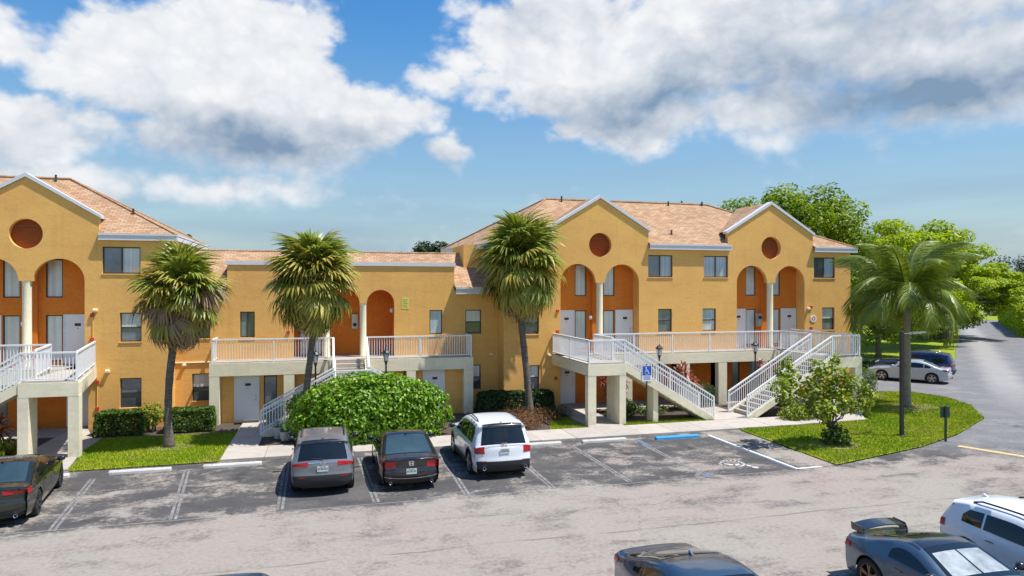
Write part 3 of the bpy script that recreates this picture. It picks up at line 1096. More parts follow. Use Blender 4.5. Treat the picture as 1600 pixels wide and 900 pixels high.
def wheelchair_mark(name, mats, parent, M):
    """the wheelchair symbol as flat strokes, local x right, y up; M maps to place"""
    mb = MB()

    def stroke(pts, w):
        for a, b in zip(pts[:-1], pts[1:]):
            a, b = Vector((*a, 0)), Vector((*b, 0))
            d = (b - a).normalized()
            s_ = Vector((-d.y, d.x, 0)) * w / 2
            e = d * w * 0.3
            mb.add([M @ (a - s_ - e), M @ (b - s_ + e), M @ (b + s_ + e), M @ (a + s_ - e)], [(0, 1, 2, 3)])
    stroke([(-0.1, 0.25), (-0.08, -0.02), (0.14, -0.02), (0.22, -0.3), (0.32, -0.28)], 0.09)
    stroke([(-0.09, 0.12), (0.1, 0.12)], 0.06)
    stroke([(0.02 + 0.25 * math.cos(R(a)), -0.17 + 0.25 * math.sin(R(a))) for a in range(125, 345, 22)], 0.065)
    c = [M @ Vector((-0.1 + 0.075 * math.cos(R(a)), 0.37 + 0.075 * math.sin(R(a)), 0)) for a in range(0, 360, 30)]
    mb.add(c, [tuple(range(12))])
    return mb.build(name, mats, parent)


wheelchair_mark('wheelchair_symbol', M_LINEF, mk, Matrix.Translation((13.85, -12.35, 0.006)) @ Matrix.Rotation(R(200), 4, 'Z') @ Matrix.Scale(1.5, 4))


# ------------------------------------------------------------------ three-storey building on the right
def gable_outline(c):
    return [(c + 2.76, 8.48), (c + 2.76, 9.2), (c, 10.84), (c - 2.76, 9.2), (c - 2.76, 8.48)]


def arch_pair(c, z0=2.8):
    a, b, r_ = 2.2, 0.27, 0.965
    return [(c - a, z0), (c + a, z0), (c + a, 6.45)] + arc(c + (a + b) / 2, 6.45, r_, 0, 180)[1:] + [(c - b, 6.45)] + arc(c - (a + b) / 2, 6.45, r_, 0, 180)[1:]


def gable_trim(b, c):
    mb = MB()
    for s_ in (-1, 1):
        p = Vector((c + s_ * 2.86, 0.06, 9.16))
        q = Vector((c, 0.06, 10.86))
        d = (q - p).normalized()
        nrm = Vector((-d.z, 0, d.x)) * (1 if d.x > 0 else -1)
        mb.add([p + Vector((0, -0.13, 0)), q + Vector((0, -0.13, 0)), q + Vector((0, -0.13, .17)), p + Vector((0, -0.13, .14)),
                p + Vector((0, 0.25, 0)), q + Vector((0, 0.25, 0)), q + Vector((0, 0.25, .17)), p + Vector((0, 0.25, .14))],
               [(0, 1, 2, 3), (7, 6, 5, 4), (3, 2, 6, 7), (1, 0, 4, 5), (0, 3, 7, 4), (2, 1, 5, 6)])
    mb.build('gable_trim', M_TRIM, b)


def gable_roof(mb, c, yend=3.2, tail=None):
    for s_ in (-1, 1):
        v = [(c, 0.1, 10.98), (c, yend, 11.0), (c + s_ * 2.80, 0.78, 9.28), (c + s_ * 2.80, 0.1, 9.28)]
        mb.add(v, [(0, 1, 2, 3) if s_ < 0 else (3, 2, 1, 0)])
        if tail:
            v = [(c, yend, 11.0), tail, (c + s_ * 2.80, 0.78, 9.28)]
            mb.add(v, [(0, 1, 2) if s_ < 0 else (2, 1, 0)])


def fascia_x(b, x0, x1, y=-0.18, z=8.5):
    mb = MB()
    mb.box(x0, x1, y, y + 0.03, z - 0.27, z - 0.06)
    mb.box(x0, x1, y - 0.03, y + 0.03, z - 0.058, z + 0.02)
    mb.box(x0, x1, y + 0.033, -0.004 if y < 0 else y + 0.3, z - 0.25, z - 0.22)
    mb.build('fascia', M_TRIM, b)


def fascia_line(b, p, q, z):
    mb = MB()
    mb.beam((p[0], p[1], z - 0.165), (q[0], q[1], z - 0.165), 0.03, 0.21)
    mb.beam((p[0], p[1], z - 0.02), (q[0], q[1], z - 0.02), 0.07, 0.07)
    mb.build('fascia', M_TRIM, b)


def recess(b, c, zc=7.55):
    """orange entry recess behind a pair of arches, doors at the outer sides"""
    yb = 0.75
    mb = MB()
    holes = []
    for s_ in (-1, 1):
        xa, xb = sorted((c + s_ * 0.48, c + s_ * 1.13))
        holes.append(rect(xa, xb, 2.95, 4.98))
        holes.append(rect(xa, xb, 5.74, 7.42))
    wall_panel(mb, rect(c - 2.3, c + 2.3, 2.8, zc), holes, yb, yb + 0.15)
    mb.box(c - 0.20, c + 0.20, yb - 0.12, yb - 0.003, 2.805, zc - 0.005)
    mb.build('recess_wall', M_ORANGE, b)
    m2 = MB()
    m2.box(c - 2.30, c - 2.203, 0.255, yb - 0.004, 2.805, zc)
    m2.box(c + 2.203, c + 2.30, 0.255, yb - 0.004, 2.805, zc)
    m2.box(c - 2.2, c + 2.2, 0.255, yb - 0.004, zc - 0.03, zc)
    m2.build('recess_side', M_STUCCO, b)
    for s_ in (-1, 1):
        xa, xb = sorted((c + s_ * 0.48, c + s_ * 1.13))
        window(b, xa, xb, 2.95, 4.98, yb, 'fixed', M_BLIND, depth=0.05)
        window(b, xa, xb, 5.74, 7.42, yb, 'fixed', M_BLIND, depth=0.05)
        xa, xb = sorted((c + s_ * 1.22, c + s_ * 2.12))
        door(b, xa, xb, 2.83, 4.95, yb, 'l' if s_ > 0 else 'r')
    col = MB().lathe([(0.2, 0.0), (0.2, 0.06), (0.175, 0.1), (0.17, 3.5), (0.185, 3.6), (0.2, 3.64)], 24, (c, 0.125, 2.805))
    col.build('column', M_CREAMCOL, b, True, 40)
    wall_lamp(b, c - 0.32, yb - 0.02, 4.62)


def ground_recess(b, x0, x1, doors, darks, wins, y=0.75):
    holes = [rect(a, c, 0.02, 2.2) for a, c in darks] + [rect(a, c, 0.12, 2.12) for a, c in wins]
    mb = wall_panel(MB(), rect(x0 - 0.1, x1 + 0.1, -0.2, 2.75), holes, y, y + 0.15)
    mb.build('ground_floor_wall', M_ORANGE, b)
    for a, c in darks:
        MB().box(a, c, y + 0.6, y + 0.65, 0, 2.3).build('dark_opening', M_FRAME, b)
    for a, c in wins:
        window(b, a, c, 0.12, 2.12, y, 'fixed', M_GLASSMID, depth=0.05)
    for a, c, hg in doors:
        door(b, a, c, 0.09, 2.13, y, hg)
    m2 = MB()
    m2.box(x0 - 0.1, x0 - 0.003, 0.255, y - 0.004, -0.2, 2.54)
    m2.box(x1 + 0.003, x1 + 0.1, 0.255, y - 0.004, -0.2, 2.54)
    m2.build('recess_side', M_STUCCO, b)


def pier(parent, x0, x1, y0, y1, z0=-0.1, z1=2.3, name='pier'):
    return MB().box(x0, x1, y0, y1, z0, z1).build(name, M_CREAM, parent)


def right_building():
    b = thing('apartment_building', 'three-storey golden stucco apartment block with two gables above paired arches and tan hip roof', 'building', (0, 0, 0),
              group='golden stucco apartment blocks')
    C1, C2 = 13.81, 24.12
    out = [(8.6, -0.2), (11.61, -0.2), (11.61, 2.5), (26.36, 2.5), (26.36, -0.2), (29.46, -0.2), (29.46, 8.48)] + gable_outline(C2) + gable_outline(C1) + [(8.6, 8.48)]
    wins = [(16.55, 17.99, 6.75, 7.93, 's'), (19.88, 21.38, 6.75, 7.93, 's'), (26.95, 28.39, 6.75, 7.93, 's'),
            (17.13, 17.95, 3.82, 5.05, 'h'), (19.8, 20.63, 3.82, 5.05, 'h'), (27.5, 28.35, 3.76, 5.05, 'h'),
            (9.55, 10.45, 3.82, 4.98, 'h'), (9.65, 10.47, 1.0, 2.24, 'h'), (27.5, 28.35, 0.95, 2.2, 'h')]
    holes = [arch_pair(C1), arch_pair(C2), circle(C1, 8.42, 0.63), circle(C2, 8.42, 0.63)] + [rect(*w[:4]) for w in wins]
    mb = wall_panel(MB(), out, holes, 0.0, 0.25)
    mb.build('wall', M_STUCCO, b)
    mb = MB()
    mb.box(8.6, 8.85, 0.253, 2.8, -0.2, 8.48)
    mb.box(7.05, 8.597, 2.553, 2.8, -0.2, 8.48)
    mb.box(7.05, 7.3, 2.803, 7.4, -0.2, 8.48)
    mb.box(29.21, 29.46, 0.253, 7.4, -0.2, 8.48)
    mb.box(7.303, 29.207, 7.15, 7.4, -0.2, 8.48)
    mb.build('wall', M_STUCCO, b)
    cols = [(M_CURTAIN, M_GLASSMID), (M_CURTAIN, M_CURTAIN), (M_CURTAIN, M_GLASSDARK), (M_GLASSMID, M_GLASSMID), (M_CURTAIN, M_BLIND), (M_BLIND, M_GLASSMID),
            (M_GLASSMID, M_GLASSDARK), (M_BLIND, M_GLASSMID), (M_GLASSMID, M_GLASSDARK)]
    for w, (t_, l_) in zip(wins, cols):
        window(b, *w[:4], 0.0, 'slider' if w[4] == 's' else 'hung', t_, l_, 0.09)
        MB().box(w[0] - 0.03, w[1] + 0.03, -0.035, 0.06, w[2] - 0.05, w[2] - 0.003).build('window_sill', M_STUCCO, b)
    for c in (C1, C2):
        MB().lathe([(0.0, 0.0), (0.7, 0.0)], 36, (c, 0.258, 8.42), 'y').build('round_niche', M_BROWN, b)
        gable_trim(b, c)
        recess(b, c)
    ground_recess(b, 11.61, 26.36, [(11.72, 12.62, 'l'), (25.3, 26.2, 'r')], [(20.75, 21.15), (18.35, 18.75)], [(14.6, 15.4), (23.2, 24.0), (22.1, 22.6)])
    # roof
    rf = MB()
    zf = lambda y: 8.5 + 0.70 * (y + 0.17)
    g1a, g1b, g2a, g2b = C1 - 2.76, C1 + 2.76, C2 - 2.76, C2 + 2.76
    pl = [(8.3, -0.17), (g1a, -0.17), (g1a, 0.2), (g1b, 0.2), (g1b, -0.17), (g2a, -0.17), (g2a, 0.2), (g2b, 0.2), (g2b, -0.17), (29.78, -0.17), (22.2, 3.7), (12.0, 3.7)]
    t = tessellate_polygon([[Vector((x, y, 0)) for x, y in pl]])
    rf.add([(x, y, zf(y)) for x, y in pl], [tuple(q) for q in t])
    zr = zf(3.7)
    rf.add([(29.78, -0.17, 8.48), (29.78, 7.7, 8.48), (22.2, 3.7, zr)], [(0, 1, 2)])
    rf.add([(6.7, 7.7, 8.48), (8.3, -0.17, 8.48), (12.0, 3.7, zr)], [(0, 1, 2)])
    rf.add([(29.78, 7.7, 8.48), (6.7, 7.7, 8.48), (12.0, 3.7, zr), (22.2, 3.7, zr)], [(0, 1, 2, 3)])
    gable_roof(rf, C1)
    gable_roof(rf, C2, 3.4, (25.2, 6.0, 9.6))
    ro = rf.build('roof', M_ROOF, b)
    cap = MB()
    cap.tube([(12.0, 3.7, zr + .02), (22.2, 3.7, zr + .02)], 0.07, 6)
    cap.tube([(8.3, -0.17, 8.5), (12.0, 3.7, zr + .02)], 0.06, 6)
    cap.tube([(6.7, 7.7, 8.5), (12.0, 3.7, zr + .02)], 0.06, 6)
    cap.tube([(29.78, -0.17, 8.5), (22.2, 3.7, zr + .02)], 0.06, 6)
    cap.build('ridge_cap', M_ROOF, ro)
    fascia_x(b, 8.28, g1a - 0.004)
    fascia_x(b, g1b + 0.004, g2a + 0.14)
    fascia_x(b, g2b + 0.004, 29.8)
    fascia_line(b, (8.26, -0.17), (6.68, 7.7), 8.5)
    fascia_line(b, (29.8, -0.17), (29.8, 7.7), 8.5)
    for x, y, h in ((12.9, 3.5, .38), (15.2, 4.0, .2), (19.6, 3.5, .3), (20.6, 3.7, .25), (21.9, 3.6, .3), (18.3, 0.7, .3)):
        stack_vent(b, x, y, zf(min(y, 3.7)) - 0.05, h)
    # walkway
    sl = MB()
    sl.box(11.2, 26.2, -1.3, 0.75, 2.56, 2.8)
    w_ = sl.build('walkway_slab', M_STEP, b)
    bm_ = MB()
    bm_.box(12.9, 23.8, -1.34, -1.02, 2.25, 2.76)
    bm_.box(25.4, 26.2, -1.34, -1.02, 2.25, 2.76)
    bm_.build('walkway_beam', M_CREAM, b)
    for x0, x1 in ((17.75, 18.25), (19.95, 20.45)):
        pier(b, x0, x1, -1.335, -1.0)
    pier(b, 14.6, 15.0, -1.335, -1.0)
    pier(b, 22.6, 23.0, -1.335, -1.0)
    railing(b, (12.95, -1.24, 2.8), (23.8, -1.24, 2.8), posts=(True, True))
    railing(b, (25.4, -1.24, 2.8), (26.15, -1.24, 2.8), posts=(False, True))
    # small fittings
    for x, y, z in ((11.45, 0, 5.0), (11.45, 0, 3.95), (11.35, 0, 1.55), (26.75, 0, 5.1), (26.75, 0, 3.9)):
        alarm(b, x, y, z)
    pod_light(b, 11.0, 0, 2.75)
    pod_light(b, 26.55, 0, 5.0)
    # red diamond notice on a white disc
    d = MB().lathe([(0.0, -0.03), (0.2, -0.03), (0.2, 0)], 24, (26.9, -0.002, 4.42), 'y').build('round_notice', M_SIGNWHITE, b)
    q = MB()
    for r0, r1 in ((0.08, 0.14),):
        v = [(26.9 + r_ * math.cos(R(90 * k)), -0.036, 4.42 + r_ * math.sin(R(90 * k))) for r_ in (r0, r1) for k in range(4)]
        q.add(v, [(k, (k + 1) % 4, 4 + (k + 1) % 4, 4 + k) for k in range(4)])
    q.build('red_diamond', M_SIGNRED, d)
    # meter box by the right entry
    e = MB().bbox(23.55, 23.83, 0.40, 0.60, 4.0, 4.75, 0.02).build('meter_box', M_STEEL, b)
    MB().lathe([(0, -0.05), (0.09, -0.05), (0.1, 0)], 14, (23.69, 0.4, 4.5), 'y').build('meter', M_BLACK, e)
    return b


right_building()


def left_building():
    b = thing('apartment_building', 'three-storey golden stucco block cut by the left picture edge, one gable with round niche visible', 'building', (0, 0, 0),
              group='golden stucco apartment blocks')
    C = -12.24
    C0 = C - 10.31
    out = [(-24.5, -0.2), (-14.45, -0.2), (-14.45, 2.5), (-9.9, 2.5), (-9.9, -0.2), (-6.7, -0.2), (-6.7, 8.48)] + gable_outline(C) + gable_outline(C0) + [(-26.0, 8.48), (-26.0, -0.2)]
    wins = [(-9.36, -7.87, 6.78, 7.95, 's'), (-8.68, -7.83, 3.8, 5.08, 'h'), (-8.68, -7.83, 0.92, 2.22, 'h'), (-19.0, -17.5, 6.78, 7.95, 's'), (-18.6, -17.7, 3.8, 5.08, 'h')]
    holes = [arch_pair(C), circle(C, 8.45, 0.63), arch_pair(C0), circle(C0, 8.45, 0.63)] + [rect(*w[:4]) for w in wins]
    wall_panel(MB(), out, holes, 0.0, 0.25).build('wall', M_STUCCO, b)
    mb = MB()
    mb.box(-6.95, -6.7, 0.253, 7.4, -0.2, 8.48)
    mb.box(-26.0, -25.75, 0.253, 7.4, -0.2, 8.48)
    mb.box(-25.747, -6.953, 7.15, 7.4, -0.2, 8.48)
    mb.build('wall', M_STUCCO, b)
    cols = [(M_BLIND, M_GLASSMID), (M_BLIND, M_GLASSMID), (M_GLASSMID, M_GLASSDARK), (M_CURTAIN, M_GLASSMID), (M_BLIND, M_GLASSMID)]
    for w, (t_, l_) in zip(wins, cols):
        window(b, *w[:4], 0.0, 'slider' if w[4] == 's' else 'hung', t_, l_, 0.09)
        MB().box(w[0] - 0.03, w[1] + 0.03, -0.035, 0.06, w[2] - 0.05, w[2] - 0.003).build('window_sill', M_STUCCO, b)
    for c in (C, C0):
        MB().lathe([(0.0, 0.0), (0.7, 0.0)], 36, (c, 0.258, 8.45), 'y').build('round_niche', M_BROWN, b)
        gable_trim(b, c)
        recess(b, c)
    ground_recess(b, -14.45, -9.9, [(-10.9, -10.0, 'r')], [], [(-13.9, -13.2)])
    rf = MB()
    zf = lambda y: 8.5 + 0.73 * (y + 0.17)
    g1a, g1b, g0a, g0b = C - 2.76, C + 2.76, C0 - 2.76, C0 + 2.76
    pl = [(-26.3, -0.17), (g0a, -0.17), (g0a, 0.2), (g0b, 0.2), (g0b, -0.17), (g1a, -0.17), (g1a, 0.2), (g1b, 0.2), (g1b, -0.17), (-6.38, -0.17), (-11.75, 3.7), (-22.0, 3.7)]
    t = tessellate_polygon([[Vector((x, y, 0)) for x, y in pl]])
    rf.add([(x, y, zf(y)) for x, y in pl], [tuple(q) for q in t])
    zr = zf(3.7)
    rf.add([(-6.38, -0.17, 8.48), (-6.38, 7.7, 8.48), (-11.75, 3.7, zr)], [(0, 1, 2)])
    rf.add([(-26.3, 7.7, 8.48), (-26.3, -0.17, 8.48), (-22.0, 3.7, zr)], [(0, 1, 2)])
    rf.add([(-6.38, 7.7, 8.48), (-26.3, 7.7, 8.48), (-22.0, 3.7, zr), (-11.75, 3.7, zr)], [(0, 1, 2, 3)])
    gable_roof(rf, C)
    gable_roof(rf, C0)
    ro = rf.build('roof', M_ROOF, b)
    cap = MB()
    cap.tube([(-22.0, 3.7, zr + .02), (-11.75, 3.7, zr + .02)], 0.07, 6)
    cap.tube([(-6.38, -0.17, 8.5), (-11.75, 3.7, zr + .02)], 0.06, 6)
    cap.tube([(-6.38, 7.7, 8.5), (-11.75, 3.7, zr + .02)], 0.06, 6)
    cap.build('ridge_cap', M_ROOF, ro)
    fascia_x(b, g1b + 0.004, -6.36)
    fascia_x(b, g0b + 0.004, g1a - 0.004)
    fascia_line(b, (-6.36, -0.17), (-6.36, 7.7), 8.5)
    for x, y, h in ((-12.3, 3.5, .38), (-8.45, 1.2, .32)):
        stack_vent(b, x, y, zf(y) - 0.06, h)
    MB().box(-24.0, -9.75, -1.3, 0.75, 2.56, 2.8).build('walkway_slab', M_STEP, b)
    MB().box(-24.0, -10.5, -1.34, -1.02, 2.25, 2.76).build('walkway_beam', M_CREAM, b)
    pier(b, -14.9, -14.4, -1.335, -1.0)
    railing(b, (-20.0, -1.24, 2.8), (-10.9, -1.24, 2.8))
    for z in (5.0, 3.95):
        alarm(b, -9.75, 0, z)
    alarm(b, -9.55, 0, 2.1)
    alarm(b, -9.55, 0, 0.95)
    MB().tube([(-9.55, -0.02, 1.0), (-9.55, -0.02, 2.3)], 0.018, 6).build('conduit', M_STUCCO, b)
    MB().tube([(-9.72, -0.02, 3.9), (-9.72, -0.02, 5.1)], 0.018, 6).build('conduit', M_STUCCO, b)
    pod_light(b, -9.15, 0, 2.55)
    pod_light(b, -9.62, 0, 5.2)
    return b


left_building()


def centre_building():
    b = thing('apartment_building', 'two-storey golden stucco middle block with flat parapet, low tan roof and arched balcony recess', 'building', (0, 0, 0),
              group='golden stucco apartment blocks')
    Y = 1.1
    XC = 0.875
    out = [(-6.7, -0.2), (8.6, -0.2), (8.6, 6.05), (6.29, 6.05), (6.29, 7.25), (-4.47, 7.25), (-4.47, 6.05), (-6.7, 6.05)]
    ar = [(-1.51, 2.8), (3.26, 2.8), (3.26, 5.40)] + arc(2.59, 5.40, 0.67, 0, 180)[1:] + [(1.58, 5.42)] + arc(XC, 5.42, 0.705, 0, 180)[1:] + [(-0.17, 5.40)] + arc(-0.84, 5.40, 0.67, 0, 180)[1:]
    wins = [(-3.91, -3.26, 3.83, 5.05, 's'), (5.02, 5.67, 3.83, 5.05, 'f'), (6.85, 7.69, 3.83, 5.05, 'h'), (-5.98, -5.21, 3.83, 5.05, 'h'), (-5.98, -5.21, 0.93, 2.2, 'h'), (6.83, 7.66, 0.98, 2.23, 'h')]
    holes = [ar] + [rect(*w[:4]) for w in wins]
    wall_panel(MB(), out, holes, Y, Y + 0.25).build('wall', M_STUCCO, b)
    mb = MB()
    for x0, x1 in ((-4.47, -4.22), (6.04, 6.29)):
        mb.prism_x([(Y + 0.253, 5.9), (3.2, 5.9), (2.9, 7.25), (Y + 0.253, 7.25)], x0, x1)
    mb.box(-6.69, 8.59, 7.1, 7.3, -0.2, 6.05)
    mb.build('wall', M_STUCCO, b)
    cp = MB()
    cp.box(-4.53, 6.35, Y - 0.06, Y + 0.36, 7.253, 7.43)
    cp.box(-4.53, -4.17, Y + 0.363, 3.0, 7.253, 7.43)
    cp.box(5.99, 6.35, Y + 0.363, 3.0, 7.253, 7.43)
    cp.build('parapet_cap', M_TRIM, b)
    cols = [(M_GLASSDARK, M_GLASSMID), (M_CURTAIN, M_CURTAIN), (M_BLIND, M_GLASSDARK), (M_BLIND, M_GLASSDARK), (M_BLIND, M_GLASSDARK), (M_BLIND, M_GLASSDARK)]
    for w, (t_, l_) in zip(wins, cols):
        window(b, *w[:4], Y, {'s': 'slider', 'h': 'hung', 'f': 'fixed'}[w[4]], t_, l_, 0.08)
        MB().box(w[0] - 0.03, w[1] + 0.03, Y - 0.035, Y + 0.06, w[2] - 0.05, w[2] - 0.003).build('window_sill', M_STUCCO, b)
    # balcony recess
    mb = MB()
    mb.box(-1.8, 3.5, 2.6, 2.75, 2.8, 6.3)
    mb.box(-1.8, -1.515, Y + 0.253, 2.597, 2.805, 6.3)
    mb.box(3.265, 3.5, Y + 0.253, 2.597, 2.805, 6.3)
    mb.box(-1.51, 3.26, Y + 0.253, 2.597, 6.15, 6.3)
    mb.build('recess_wall', M_ORANGE, b)
    for x in (0.0, 1.75):
        MB().lathe([(0.19, 0.0), (0.19, 0.06), (0.16, 0.1), (0.155, 2.5), (0.17, 2.56), (0.19, 2.6)], 22, (x, Y + 0.12, 2.805)).build('column', M_CREAMCOL, b, True, 40)
    door(b, -1.2, -0.3, 2.83, 4.9, 2.6, 'l')
    e = MB().bbox(1.25, 1.55, 2.45, 2.597, 4.1, 4.85, 0.02).build('meter_box', M_STEEL, b)
    MB().lathe([(0, -0.05), (0.09, -0.05), (0.1, 0)], 14, (1.4, 2.45, 4.3), 'y').build('meter', M_BLACK, e)
    wall_lamp(b, 3.18, 1.75, 5.05)
    # roof
    rf = MB()
    zr = 8.05
    z = lambda y: 6.2 + (zr - 6.2) * (y - 0.75) / (3.9 - 0.75)
    pl = [(-6.69, 0.75), (-4.45, 0.75), (-4.45, 1.4), (6.27, 1.4), (6.27, 0.75), (8.59, 0.75), (8.59, 3.9), (-6.69, 3.9)]
    t = tessellate_polygon([[Vector((x, y, 0)) for x, y in pl]])
    rf.add([(x, y, z(y)) for x, y in pl], [tuple(q) for q in t])
    rf.add([(-6.69, 3.9, zr), (8.59, 3.9, zr), (8.59, 7.4, 6.0), (-6.69, 7.4, 6.0)], [(0, 1, 2, 3)])
    ro = rf.build('roof', M_ROOF, b)
    MB().tube([(-6.69, 3.9, zr + .01), (8.59, 3.9, zr + .01)], 0.06, 6).build('ridge_cap', M_ROOF, ro)
    for x0, x1 in ((-6.69, -4.48), (6.3, 8.58)):
        f_ = MB()
        f_.box(x0, x1, 0.70, 0.74, 5.86, 6.12)
        f_.box(x0, x1, 0.66, 0.75, 6.122, 6.21)
        f_.box(x0, x1, 0.743, 1.097, 5.9, 5.93)
        f_.build('fascia', M_TRIM, b)
    # ground floor below the balcony
    mb = wall_panel(MB(), rect(-4.6, 6.5, -0.2, 2.5), [rect(-2.78, -2.2, 0.15, 2.12), rect(3.62, 4.2, 0.15, 2.12)], 0.17, 0.32)
    mb.build('ground_floor_wall', M_STUCCO, b)
    window(b, -2.78, -2.2, 0.15, 2.12, 0.17, 'fixed', M_GLASSMID, depth=0.04)
    window(b, 3.62, 4.2, 0.15, 2.12, 0.17, 'fixed', M_GLASSMID, depth=0.04)
    door(b, -4.0, -3.02, 0.09, 2.14, 0.17, 'l')
    door(b, 4.6, 5.58, 0.09, 2.14, 0.17, 'l')
    MB().box(-4.0, -2.95, -0.35, 0.05, 0.075, 0.095).build('door_mat', M_MAT, b)
    MB().box(-5.02, 6.95, -0.28, 2.6, 2.56, 2.8).build('balcony_slab', M_STEP, b)
    bm_ = MB()
    bm_.box(-5.04, 0.28, -0.32, 0.165, 2.2, 2.77)
    bm_.box(1.88, 6.97, -0.32, 0.165, 2.2, 2.77)
    bm_.box(-5.04, -4.7, 0.168, 1.1, 2.2, 2.77)
    bm_.box(6.63, 6.97, 0.168, 1.1, 2.2, 2.77)
    bm_.build('balcony_beam', M_CREAM, b)
    for x0, x1 in ((-5.035, -4.62), (-1.88, -1.42), (3.72, 4.15), (6.5, 6.965)):
        pier(b, x0, x1, -0.315, 0.16, z1=2.197)
    railing(b, (-4.92, -0.2, 2.8), (0.3, -0.2, 2.8))
    railing(b, (1.86, -0.2, 2.8), (6.88, -0.2, 2.8))
    railing(b, (-4.92, -0.15, 2.8), (-4.92, 1.08, 2.8), posts=(False, False))
    railing(b, (6.88, -0.15, 2.8), (6.88, 1.08, 2.8), posts=(False, False))
    # yellow notice
    s_ = MB().box(3.62, 3.98, Y - 0.012, Y - 0.001, 5.12, 5.67).build('yellow_notice', M_YELLOW, b)
    q = MB()
    for k in range(5):
        q.box(3.67, 3.93 - 0.04 * (k % 2), Y - 0.015, Y - 0.0125, 5.20 + 0.09 * k, 5.235 + 0.09 * k)
    q.build('notice_text', M_YELLOWINK, s_)
    alarm(b, -1.75, Y, 4.05)
    MB().tube([(-6.68, Y - 0.03, 2.72), (-5.05, Y - 0.03, 2.72)], 0.03, 6).build('conduit', M_CREAMCOL, b)
    pod_light(b, -6.3, Y, 2.62)
    pod_light(b, 8.2, Y, 2.75)
    return b


centre_building()


# ------------------------------------------------------------------ outside stairs
def flight(st, x_top, x_bot, y0, y1, z_top, z_bot, n, soffit=True, name='step'):
    """straight flight along x; every step an object sharing one mesh"""
    run = (x_bot - x_top) / n
    rise = (z_top - z_bot) / n
    s_ = 1 if run > 0 else -1
    me = MB().box(min(0, run) - 0.015, max(0, run) + 0.015, y0 + 0.06, y1 - 0.06, -rise * 1.0, 0).mesh('step', M_STEP)
    for i in range(n - 1):
        link(name, me, st, (x_top + run * i, 0, z_top - rise * (i + 1)))
    for ya, yb in ((y0, y0 + 0.14), (y1 - 0.14, y1)):
        mb = MB()
        lo = 0.36
        pts = [(x_top, z_top + 0.02), (x_bot, z_bot + 0.06), (x_bot, z_bot - 0.08), (x_bot - run * 1.2, z_bot - 0.08), (x_top, z_top - lo)]
        if s_ > 0:
            pts = pts[::-1]
        mb.prism_y(pts, ya, yb)
        mb.build('stringer', M_CREAM, st)
    mb = MB()
    pts = [(x_top, z_top - rise - 0.01), (x_bot - run, z_bot - 0.06), (x_bot - run * 1.4, z_bot - 0.09), (x_top, z_top - 0.34)]
    if s_ > 0:
        pts = pts[::-1]
    mb.prism_y(pts, y0 + 0.143, y1 - 0.143)
    mb.build('soffit', M_CREAM, st)


def landing(st, x0, x1, y0, y1, z=2.8):
    MB().box(x0, x1, y0, y1, z - 0.22, z).build('landing_slab', M_STEP, st)
    mb = MB()
    mb.box(x0 - 0.03, x1 + 0.03, y0 - 0.04, y0 + 0.3, z - 0.53, z - 0.035)
    mb.box(x0 - 0.03, x0 + 0.27, y0 + 0.303, y1, z - 0.53, z - 0.035)
    mb.box(x1 - 0.27, x1 + 0.03, y0 + 0.303, y1, z - 0.53, z - 0.035)
    mb.build('landing_beam', M_CREAM, st)


def right_stair_a():
    st = thing('staircase', 'concrete staircase with white railings going down rightward behind the blue accessible parking sign', 'staircase', (0, 0, 0), group='outside concrete staircases')
    landing(st, 11.15, 12.9, -5.05, -0.01)
    pier(st, 11.12, 11.5, -5.085, -4.72)
    pier(st, 12.62, 12.92, -5.085, -3.62)
    pier(st, 14.36, 14.6, -4.9, -4.3, z1=1.66, name='stair_support')
    flight(st, 12.9, 17.4, -5.06, -3.6, 2.8, 0.08, 16)
    railing(st, (11.2, -0.06, 2.8), (11.2, -5.0, 2.8))
    railing(st, (11.2, -5.0, 2.8), (12.9, -5.0, 2.8), posts=(False, True))
    railing(st, (12.9, -5.0, 2.8), (17.4, -5.0, 0.08), h=1.05, posts=(False, True), second=True)
    railing(st, (12.9, -3.66, 2.8), (17.4, -3.66, 0.08), h=1.05, second=True)
    railing(st, (12.9, -3.66, 2.8), (12.95, -1.24, 2.8), posts=(False, False))


def right_stair_b():
    st = thing('staircase', 'concrete staircase with white railings going down leftward behind the small broadleaf tree', 'staircase', (0, 0, 0), group='outside concrete staircases')
    landing(st, 23.78, 25.42, -5.25, -0.01)
    pier(st, 25.06, 25.45, -5.285, -4.92)
    pier(st, 23.75, 24.05, -5.285, -4.95)
    pier(st, 25.06, 25.44, -2.4, -2.05)
    flight(st, 23.78, 19.05, -5.26, -3.6, 2.8, 0.08, 16)
    railing(st, (25.36, -0.06, 2.8), (25.36, -5.2, 2.8))
    railing(st, (25.36, -5.2, 2.8), (23.78, -5.2, 2.8), posts=(False, False))
    railing(st, (23.78, -5.2, 2.8), (19.05, -5.2, 0.08), h=1.05, second=True)
    railing(st, (23.78, -3.66, 2.8), (19.05, -3.66, 0.08), h=1.05, second=True)
    railing(st, (23.8, -3.66, 2.8), (23.8, -1.24, 2.8), posts=(False, False))


